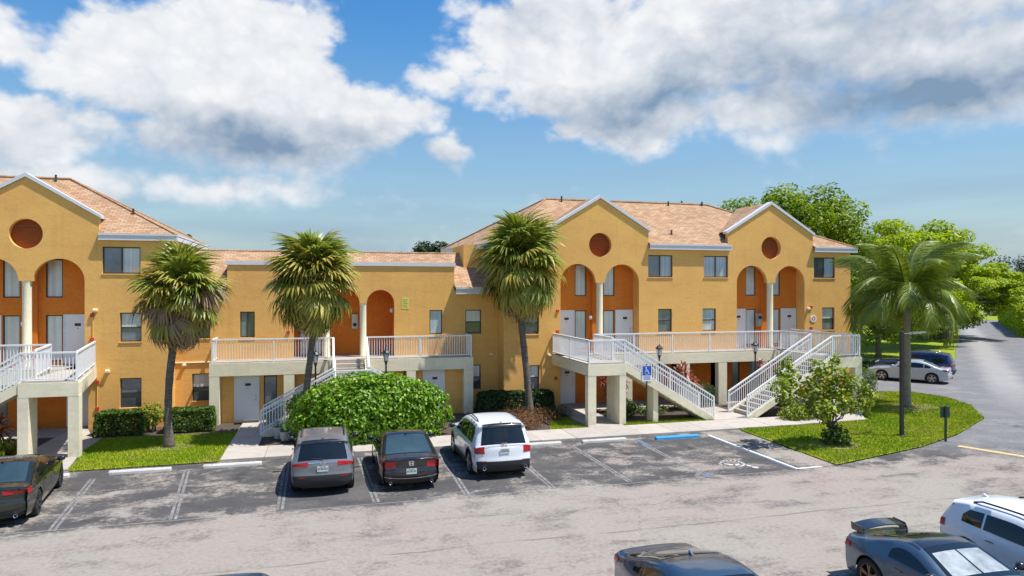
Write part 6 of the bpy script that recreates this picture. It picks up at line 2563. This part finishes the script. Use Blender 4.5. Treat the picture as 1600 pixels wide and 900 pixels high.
def cars():
    N = R(90)
    S = R(-90)
    # silver compact SUV
    L, H = 4.60, 1.68
    o = dict(L=L, W=1.86, H=H, prof=suv(L, H, 1.02, 1.03), belt=1.03, R=0.35, xw=(1.38, -1.31), paint=M_PSILVER, rim=M_STEEL, clad=0.42, sidewin=[(1.05, 0.02), (-0.04, -1.02), (-1.08, -1.62)],
             slants=[(1.15, 0.25, .55), (-1.75, -1.45, .5)], doors=[(0.86, -0.03), (-0.06, -0.95)], mirror=0.80, mirror_mat=M_PBLACKG, rails=(0.25, -1.45), fin=10.6,
             lights=[(12.45, 13.25, 0.50, 0.995, M_TAIL, 'tail_light'), (3.1, 4.2, 0.55, 0.97, M_HEAD, 'headlight')], sidelights=[(-L / 2 + 0.42, -L / 2 + 0.16, 0.88, 1.0, M_TAIL, 'tail_light_wing')],
             panels=[('rear_spoiler', 10.80, 11.12, -0.84, 0.84, M_PBLACKG, 0.02), ('rear_bumper', 14.6, 17.0, -0.98, 0.98, M_PLASTIC, 0.012), ('tailgate_trim', 12.62, 12.78, -0.48, 0.48, M_CHROME, 0.014), ('reflector', 14.95, 15.1, 0.6, 0.82, M_TAIL, 0.02), ('reflector', 14.95, 15.1, -0.82, -0.6, M_TAIL, 0.02), ('grille', 1.4, 3.0, -0.6, 0.6, M_PLASTIC, 0.008)],
             plate=(13.55, 0.0), emblem=(12.95, 'o', 0.05), wiper=12.0, split=True, **SUV_IDX)
    make_car('silver grey compact SUV parked nose-in beside the dark coupe', 'car', (-0.10, -10.12, 0), N, o)
    # dark coupe
    L, H = 4.80, 1.44
    o = dict(L=L, W=1.85, H=H, prof=sedan(L, H, 0.90, 1.00, 0.36, 0.06, -0.30, -0.72), belt=0.92, belt_rise=0.03, R=0.335, xw=(1.42, -1.36), paint=M_PBLACKC, rim=M_DARKALLOY, tum=0.27,
             sidewin=[(1.0, -0.38), (-0.43, -1.25)], slants=[(1.1, 0.3, .42), (-1.5, -0.9, .38)], doors=[(0.92, -0.45)], mirror=0.78, ws=(6.0, 7.1), rw=(8.98, 9.98), rww=0.83, rglass=M_CARGLASS2,
             roof_mat=M_PBLACKG, roof_rng=(7.15, 8.9), lights=[(12.08, 12.98, 0.56, 0.995, M_TAIL, 'tail_light'), (2.9, 3.9, 0.55, 0.97, M_HEAD, 'headlight')],
             sidelights=[(-L / 2 + 0.40, -L / 2 + 0.12, 0.80, 0.93, M_TAIL, 'tail_light_wing'), (-L / 2 + 0.22, -L / 2 + 0.15, 0.45, 0.62, M_TAIL, 'reflector')],
             panels=[('bumper_trim', 14.86, 15.0, -0.93, 0.93, M_CHROME, 0.016), ('diffuser', 15.1, 16.0, -0.9, 0.9, M_PLASTIC, 0.01), ('deck_lip', 11.55, 11.98, -0.80, 0.80, M_PBLACKC, 0.022), ('grille', 1.4, 2.8, -0.6, 0.6, M_PLASTIC, 0.008)],
             plate=(13.75, 0.0), emblem=(12.45, 'h', 0.05), fin=9.0, exhaust=[(-L / 2 + 0.06, 0.62, 0.045)], exz=0.28)
    make_car('dark charcoal coupe with red tail lights parked between the two SUVs', 'car', (2.48, -10.15, 0), N, o)
    # white midsize SUV
    L, H = 4.85, 1.80
    o = dict(L=L, W=1.96, H=H, prof=suv(L, H, 1.08, 1.08, roof_end=0.34), belt=1.08, R=0.375, xw=(1.44, -1.38), paint=M_PWHITE, rim=M_STEEL, clad=0.45, tum=0.23,
             sidewin=[(1.12, 0.06), (0.0, -1.0), (-1.06, -1.80)], slants=[(1.22, 0.3, .6), (-1.95, -1.7, .5)], doors=[(0.9, 0.0), (-0.04, -0.98)], mirror=0.86, mirror_mat=M_PBLACKG, rails=(0.3, -1.55), fin=10.5, handle=M_CHROME,
             lights=[(12.35, 13.6, 0.72, 0.995, M_TAIL, 'tail_light'), (3.1, 4.2, 0.55, 0.97, M_HEAD, 'headlight')], sidelights=[(-L / 2 + 0.34, -L / 2 + 0.15, 0.84, 1.04, M_TAIL, 'tail_light_wing')],
             panels=[('rear_spoiler', 10.72, 11.12, -0.86, 0.86, M_PBLACKG, 0.02), ('rear_bumper', 14.95, 17.0, -0.98, 0.98, M_PLASTIC, 0.012), ('tailgate_strip', 12.42, 12.52, -0.72, 0.72, M_PBLACKG, 0.014), ('reflector', 14.75, 14.92, 0.66, 0.90, M_TAIL, 0.018), ('reflector', 14.75, 14.92, -0.90, -0.66, M_TAIL, 0.018), ('grille', 1.4, 3.0, -0.6, 0.6, M_PLASTIC, 0.008)],
             plate=(13.35, 0.0), emblem=(12.47, 'h', 0.06), wiper=12.0, exhaust=[(-L / 2 - 0.02, 0.68, 0.055)], exz=0.40, **SUV_IDX)
    make_car('white midsize SUV with black lower cladding and roof rails, parked right of the dark coupe', 'car', (5.50, -9.62, 0), R(90.5), o)
    # black sports sedan at the left edge
    L, H = 4.80, 1.42
    o = dict(L=L, W=1.88, H=H, prof=sedan(L, H, 0.92, 1.03, 0.34, 0.04, -0.36, -0.76), belt=0.93, R=0.345, xw=(1.48, -1.37), paint=M_PGREENBLK, rim=M_DARKALLOY, tum=0.26,
             sidewin=[(0.98, 0.08), (0.03, -0.80), (-0.85, -1.15)], slants=[(1.08, 0.3, .42), (-1.38, -0.85, .36)], doors=[(0.9, 0.03), (-0.0, -0.86)], mirror=0.76, mirror_mat=M_PBLACKG, ws=(6.0, 7.1), rw=(8.98, 9.98), rww=0.82, rglass=M_CARGLASS2,
             roof_mat=M_PBLACKG, roof_rng=(7.15, 8.9), lights=[(12.08, 12.5, 0.40, 0.995, M_TAIL, 'tail_light'), (2.9, 3.9, 0.55, 0.97, M_HEAD, 'headlight')],
             sidelights=[(-L / 2 + 0.42, -L / 2 + 0.12, 0.83, 0.95, M_TAIL, 'tail_light_wing')],
             panels=[('deck_lip', 11.55, 11.98, -0.80, 0.80, M_PBLACKG, 0.022), ('diffuser', 14.9, 16.0, -0.9, 0.9, M_PLASTIC, 0.012), ('grille', 1.4, 2.8, -0.6, 0.6, M_PLASTIC, 0.008)],
             plate=(13.4, 0.0), emblem=(12.3, 'o', 0.03), fin=9.0, exhaust=[(-L / 2 + 0.04, 0.62, 0.05)], exz=0.3)
    make_car('black olive-tinted sports sedan cut by the left picture edge', 'car', (-8.62, -10.75, 0), R(98), o)
    # blue grey coupe-like sedan, bottom centre
    L, H = 4.75, 1.42
    o = dict(L=L, W=1.84, H=H, prof=sedan(L, H, 0.88, 1.04, 0.38, 0.10, -0.34, -0.80), belt=0.95, R=0.34, xw=(1.42, -1.38), paint=M_PBLUEGREY, rim=M_STEEL, tum=0.27,
             sidewin=[(1.0, 0.05), (-0.0, -0.95), (-1.02, -1.35)], slants=[(1.1, 0.3, .42), (-1.62, -1.0, .38)], doors=[(0.9, 0.0), (-0.05, -0.9)], mirror=0.78, ws=(6.0, 7.1), rw=(8.95, 9.95), rww=0.86,
             lights=[(12.08, 12.8, 0.6, 0.995, M_TAIL, 'tail_light'), (2.9, 3.9, 0.55, 0.97, M_HEAD, 'headlight')], sidelights=[(-L / 2 + 0.36, -L / 2 + 0.12, 0.84, 0.96, M_TAIL, 'tail_light_wing')],
             panels=[('grille', 1.4, 2.8, -0.6, 0.6, M_PLASTIC, 0.008)], plate=(13.4, 0.0), fin=8.95)
    make_car('blue-grey sedan whose roof shows at the bottom centre of the picture', 'car', (6.28, -23.08, 0), R(-90), o)
    # slate sports coupe with rear wing
    L, H = 4.38, 1.27
    h = L / 2
    prof = [(h - 0.08, 0.16), (h, 0.30), (h - 0.02, 0.46), (h - 0.16, 0.62), (h - 0.5, 0.76), (h * 0.50, 0.86), (h * 0.26, 0.92), (-h * 0.12, 1.22), (-h * 0.26, H), (-h * 0.42, H - 0.05), (-h * 0.74, 1.03), (-h + 0.26, 0.97), (-h + 0.09, 0.94, 1),
            (-h + 0.06, 0.72), (-h, 0.56), (-h + 0.02, 0.38), (-h + 0.14, 0.22)]
    o = dict(L=L, W=1.88, H=H, prof=prof, belt=0.84, R=0.345, xw=(1.20, -1.27), paint=M_PSLATE, rim=M_BRONZEALLOY, tum=0.30, flare=0.05, taper_f=0.16, taper_r=0.14, sill=0.17,
             sidewin=[(0.42, -0.85)], slants=[(0.60, -0.2, .36), (-1.15, -0.5, .36)], rail=0.06, doors=[(0.45, -0.72)], mirror=0.30, mirror_mat=M_PBLACKG, ws=(6.08, 7.15), rw=(8.98, 9.98), rww=0.72, belt_rise=0.03,
             roof_mat=M_PBLACKG, roof_rng=(7.18, 8.95), lights=[(12.1, 12.6, 0.55, 0.99, M_TAIL, 'tail_light'), (2.9, 3.7, 0.62, 0.95, M_HEAD, 'headlight')], sidelights=[(-h + 0.34, -h + 0.12, 0.72, 0.84, M_TAIL, 'tail_light_wing')],
             panels=[('diffuser', 14.7, 16.0, -0.9, 0.9, M_PBLACKG, 0.012), ('grille', 1.2, 2.4, -0.7, 0.7, M_PLASTIC, 0.008), ('windshield_sunshade', 6.25, 7.0, -0.78, 0.78, M_SHADE, 0.002)], exhaust=[(-h + 0.03, 0.6, 0.06)], exz=0.3, spokes=5, split=True)
    o['panels'] = [p for p in o['panels'] if p[0] != 'windshield_sunshade']
    t, c = make_car('slate blue sports coupe with black roof, tall rear wing and bronze wheels', 'car', (11.45, -23.12, 0), R(-90), o)
    # silver sunshade right behind the glass: two foil panels laid on the windscreen's inside, seen through it
    for a, b in ((-0.76, -0.04), (0.02, 0.74)):
        c.patch_top(t, 'sunshade', 6.2, 6.85, a, b, M_SHADE, 0.0095, 6, 6)
    wm = MB()
    wx, wz = -h + 0.20, 1.05
    v = []
    nY = 14
    for i in range(nY + 1):
        y = -0.55 + 1.10 * i / nY
        zz = wz + 0.05 * (1 - (y / 0.55) ** 2)
        for dx, dz in ((0.17, -0.012), (0.16, 0.012), (0.0, 0.03), (-0.15, 0.045), (-0.155, 0.03), (0.0, 0.005)):
            v.append((wx + dx, y, zz + dz))
    wm.add(v, [(i * 6 + k, i * 6 + (k + 1) % 6, (i + 1) * 6 + (k + 1) % 6, (i + 1) * 6 + k) for i in range(nY) for k in range(6)])
    wing = wm.build('rear_wing', M_PBLACKG, t, True, 40)
    for sg in (-1, 1):
        e = MB()
        e.prism_y([(wx + 0.20, wz - 0.09), (wx - 0.18, wz - 0.09), (wx - 0.20, wz + 0.06), (wx + 0.12, wz + 0.045)][::-1], sg * 0.55 - 0.012, sg * 0.55 + 0.012)
        e.beam((wx + 0.03, sg * 0.55, wz - 0.04), (wx + 0.12, sg * 0.52, 0.92), 0.17, 0.03, (0, 1, 0))
        e.build('wing_end_plate', M_PBLACKG, wing)
    # white SUV bottom right
    L, H = 4.50, 1.58
    o = dict(L=L, W=1.86, H=H, prof=suv(L, H, 1.02, 1.05, roof_end=0.40), belt=1.03, belt_rise=0.04, R=0.35, xw=(1.33, -1.34), paint=M_PWHITE2, rim=M_STEEL, clad=0.38, tum=0.25,
             sidewin=[(1.02, 0.02), (-0.04, -0.98), (-1.03, -1.5)], slants=[(1.12, 0.25, .55), (-1.72, -1.2, .48)], doors=[(0.84, -0.02), (-0.06, -0.94)], mirror=0.80, rails=(0.2, -1.4), rail_mat=M_BLACK, handle=M_CHROME, fin=10.4,
             lights=[(12.3, 13.1, 0.62, 0.995, M_TAIL, 'tail_light'), (3.1, 4.2, 0.55, 0.97, M_HEAD, 'headlight')], sidelights=[(-L / 2 + 0.36, -L / 2 + 0.14, 0.90, 1.06, M_TAIL, 'tail_light_wing')],
             panels=[('rear_bumper', 15.0, 17.0, -0.98, 0.98, M_PLASTIC, 0.012), ('grille', 1.4, 3.0, -0.6, 0.6, M_PLASTIC, 0.008)], plate=(13.5, 0.0), wiper=12.0, **SUV_IDX)
    make_car('white SUV cut by the right picture edge beyond the slate sports coupe', 'car', (14.05, -23.05, 0), R(-90), o)
    # roof of a dark car at the bottom edge
    L, H = 4.7, 1.45
    o = dict(L=L, W=1.84, H=H, prof=sedan(L, H), belt=0.93, R=0.335, xw=(1.42, -1.36), paint=M_PBLUEGREY, rim=M_STEEL, sidewin=[(1.0, 0.05), (0.0, -0.95)], slants=[(1.1, 0.3, .42), (-1.3, -0.9, .38)], doors=[(0.9, 0.0), (-0.05, -0.9)], mirror=0.78,
             ws=(6.0, 7.1), rw=(8.95, 9.95), lights=[(12.08, 12.8, 0.6, 0.995, M_TAIL, 'tail_light'), (2.9, 3.9, 0.55, 0.97, M_HEAD, 'headlight')], panels=[])
    make_car('dark car whose roof edge just rises into the bottom of the picture left of centre', 'car', (-1.85, -22.2, 0), R(-90), o)
    # silver sedan by the road
    L, H = 4.86, 1.46
    o = dict(L=L, W=1.85, H=H, prof=sedan(L, H, 0.90, 1.03, 0.36, 0.06, -0.38, -0.78), belt=0.94, belt_rise=0.02, R=0.345, xw=(1.46, -1.42), paint=M_PSILV2, rim=M_STEEL, tum=0.26,
             sidewin=[(1.05, 0.05), (0.0, -0.95), (-1.0, -1.35)], slants=[(1.15, 0.3, .42), (-1.6, -1.0, .36)], doors=[(0.95, 0.0), (-0.05, -0.95)], mirror=0.80, ws=(6.0, 7.1), rw=(8.95, 9.95), handle=M_CHROME,
             lights=[(12.08, 12.8, 0.55, 0.995, M_TAIL, 'tail_light'), (2.7, 3.9, 0.5, 0.99, M_HEAD, 'headlight')], sidelights=[(-L / 2 + 0.42, -L / 2 + 0.12, 0.84, 0.97, M_TAIL, 'tail_light_wing'), (L / 2 - 0.14, L / 2 - 0.5, 0.66, 0.78, M_HEAD, 'headlight_wing')],
             panels=[('bumper_trim', 14.9, 15.0, -0.9, 0.9, M_CHROME, 0.012), ('grille', 1.2, 2.8, -0.6, 0.6, M_PLASTIC, 0.008)], plate=(13.4, 0.0))
    hd = math.atan2(2.40, -1.75)
    make_car('silver sedan parked on the road apron behind the queen palm', 'car', (37.55, 3.85, 0), hd, o)
    # navy SUV behind it
    L, H = 4.95, 1.76
    o = dict(L=L, W=1.95, H=H, prof=suv(L, H, 1.06, 1.08), belt=1.06, R=0.37, xw=(1.46, -1.42), paint=M_PNAVY, rim=M_DARKALLOY, clad=0.42, sidewin=[(1.1, 0.05), (0.0, -1.0), (-1.06, -1.85)], slants=[(1.2, 0.3, .6), (-2.0, -1.6, .5)],
             doors=[(0.9, 0.0), (-0.04, -0.98)], mirror=0.86, rails=(0.3, -1.6), rail_mat=M_STEEL, lights=[(12.4, 13.2, 0.6, 0.995, M_TAIL, 'tail_light'), (3.1, 4.2, 0.55, 0.97, M_HEAD, 'headlight')],
             panels=[('rear_bumper', 15.0, 17.0, -0.98, 0.98, M_PLASTIC, 0.012), ('grille', 1.4, 3.0, -0.6, 0.6, M_PLASTIC, 0.008)], plate=(13.5, 0.0), **SUV_IDX)
    make_car('navy blue SUV with roof rails parked just beyond the silver sedan', 'car', (40.1, 5.9, 0), hd, o)


cars()
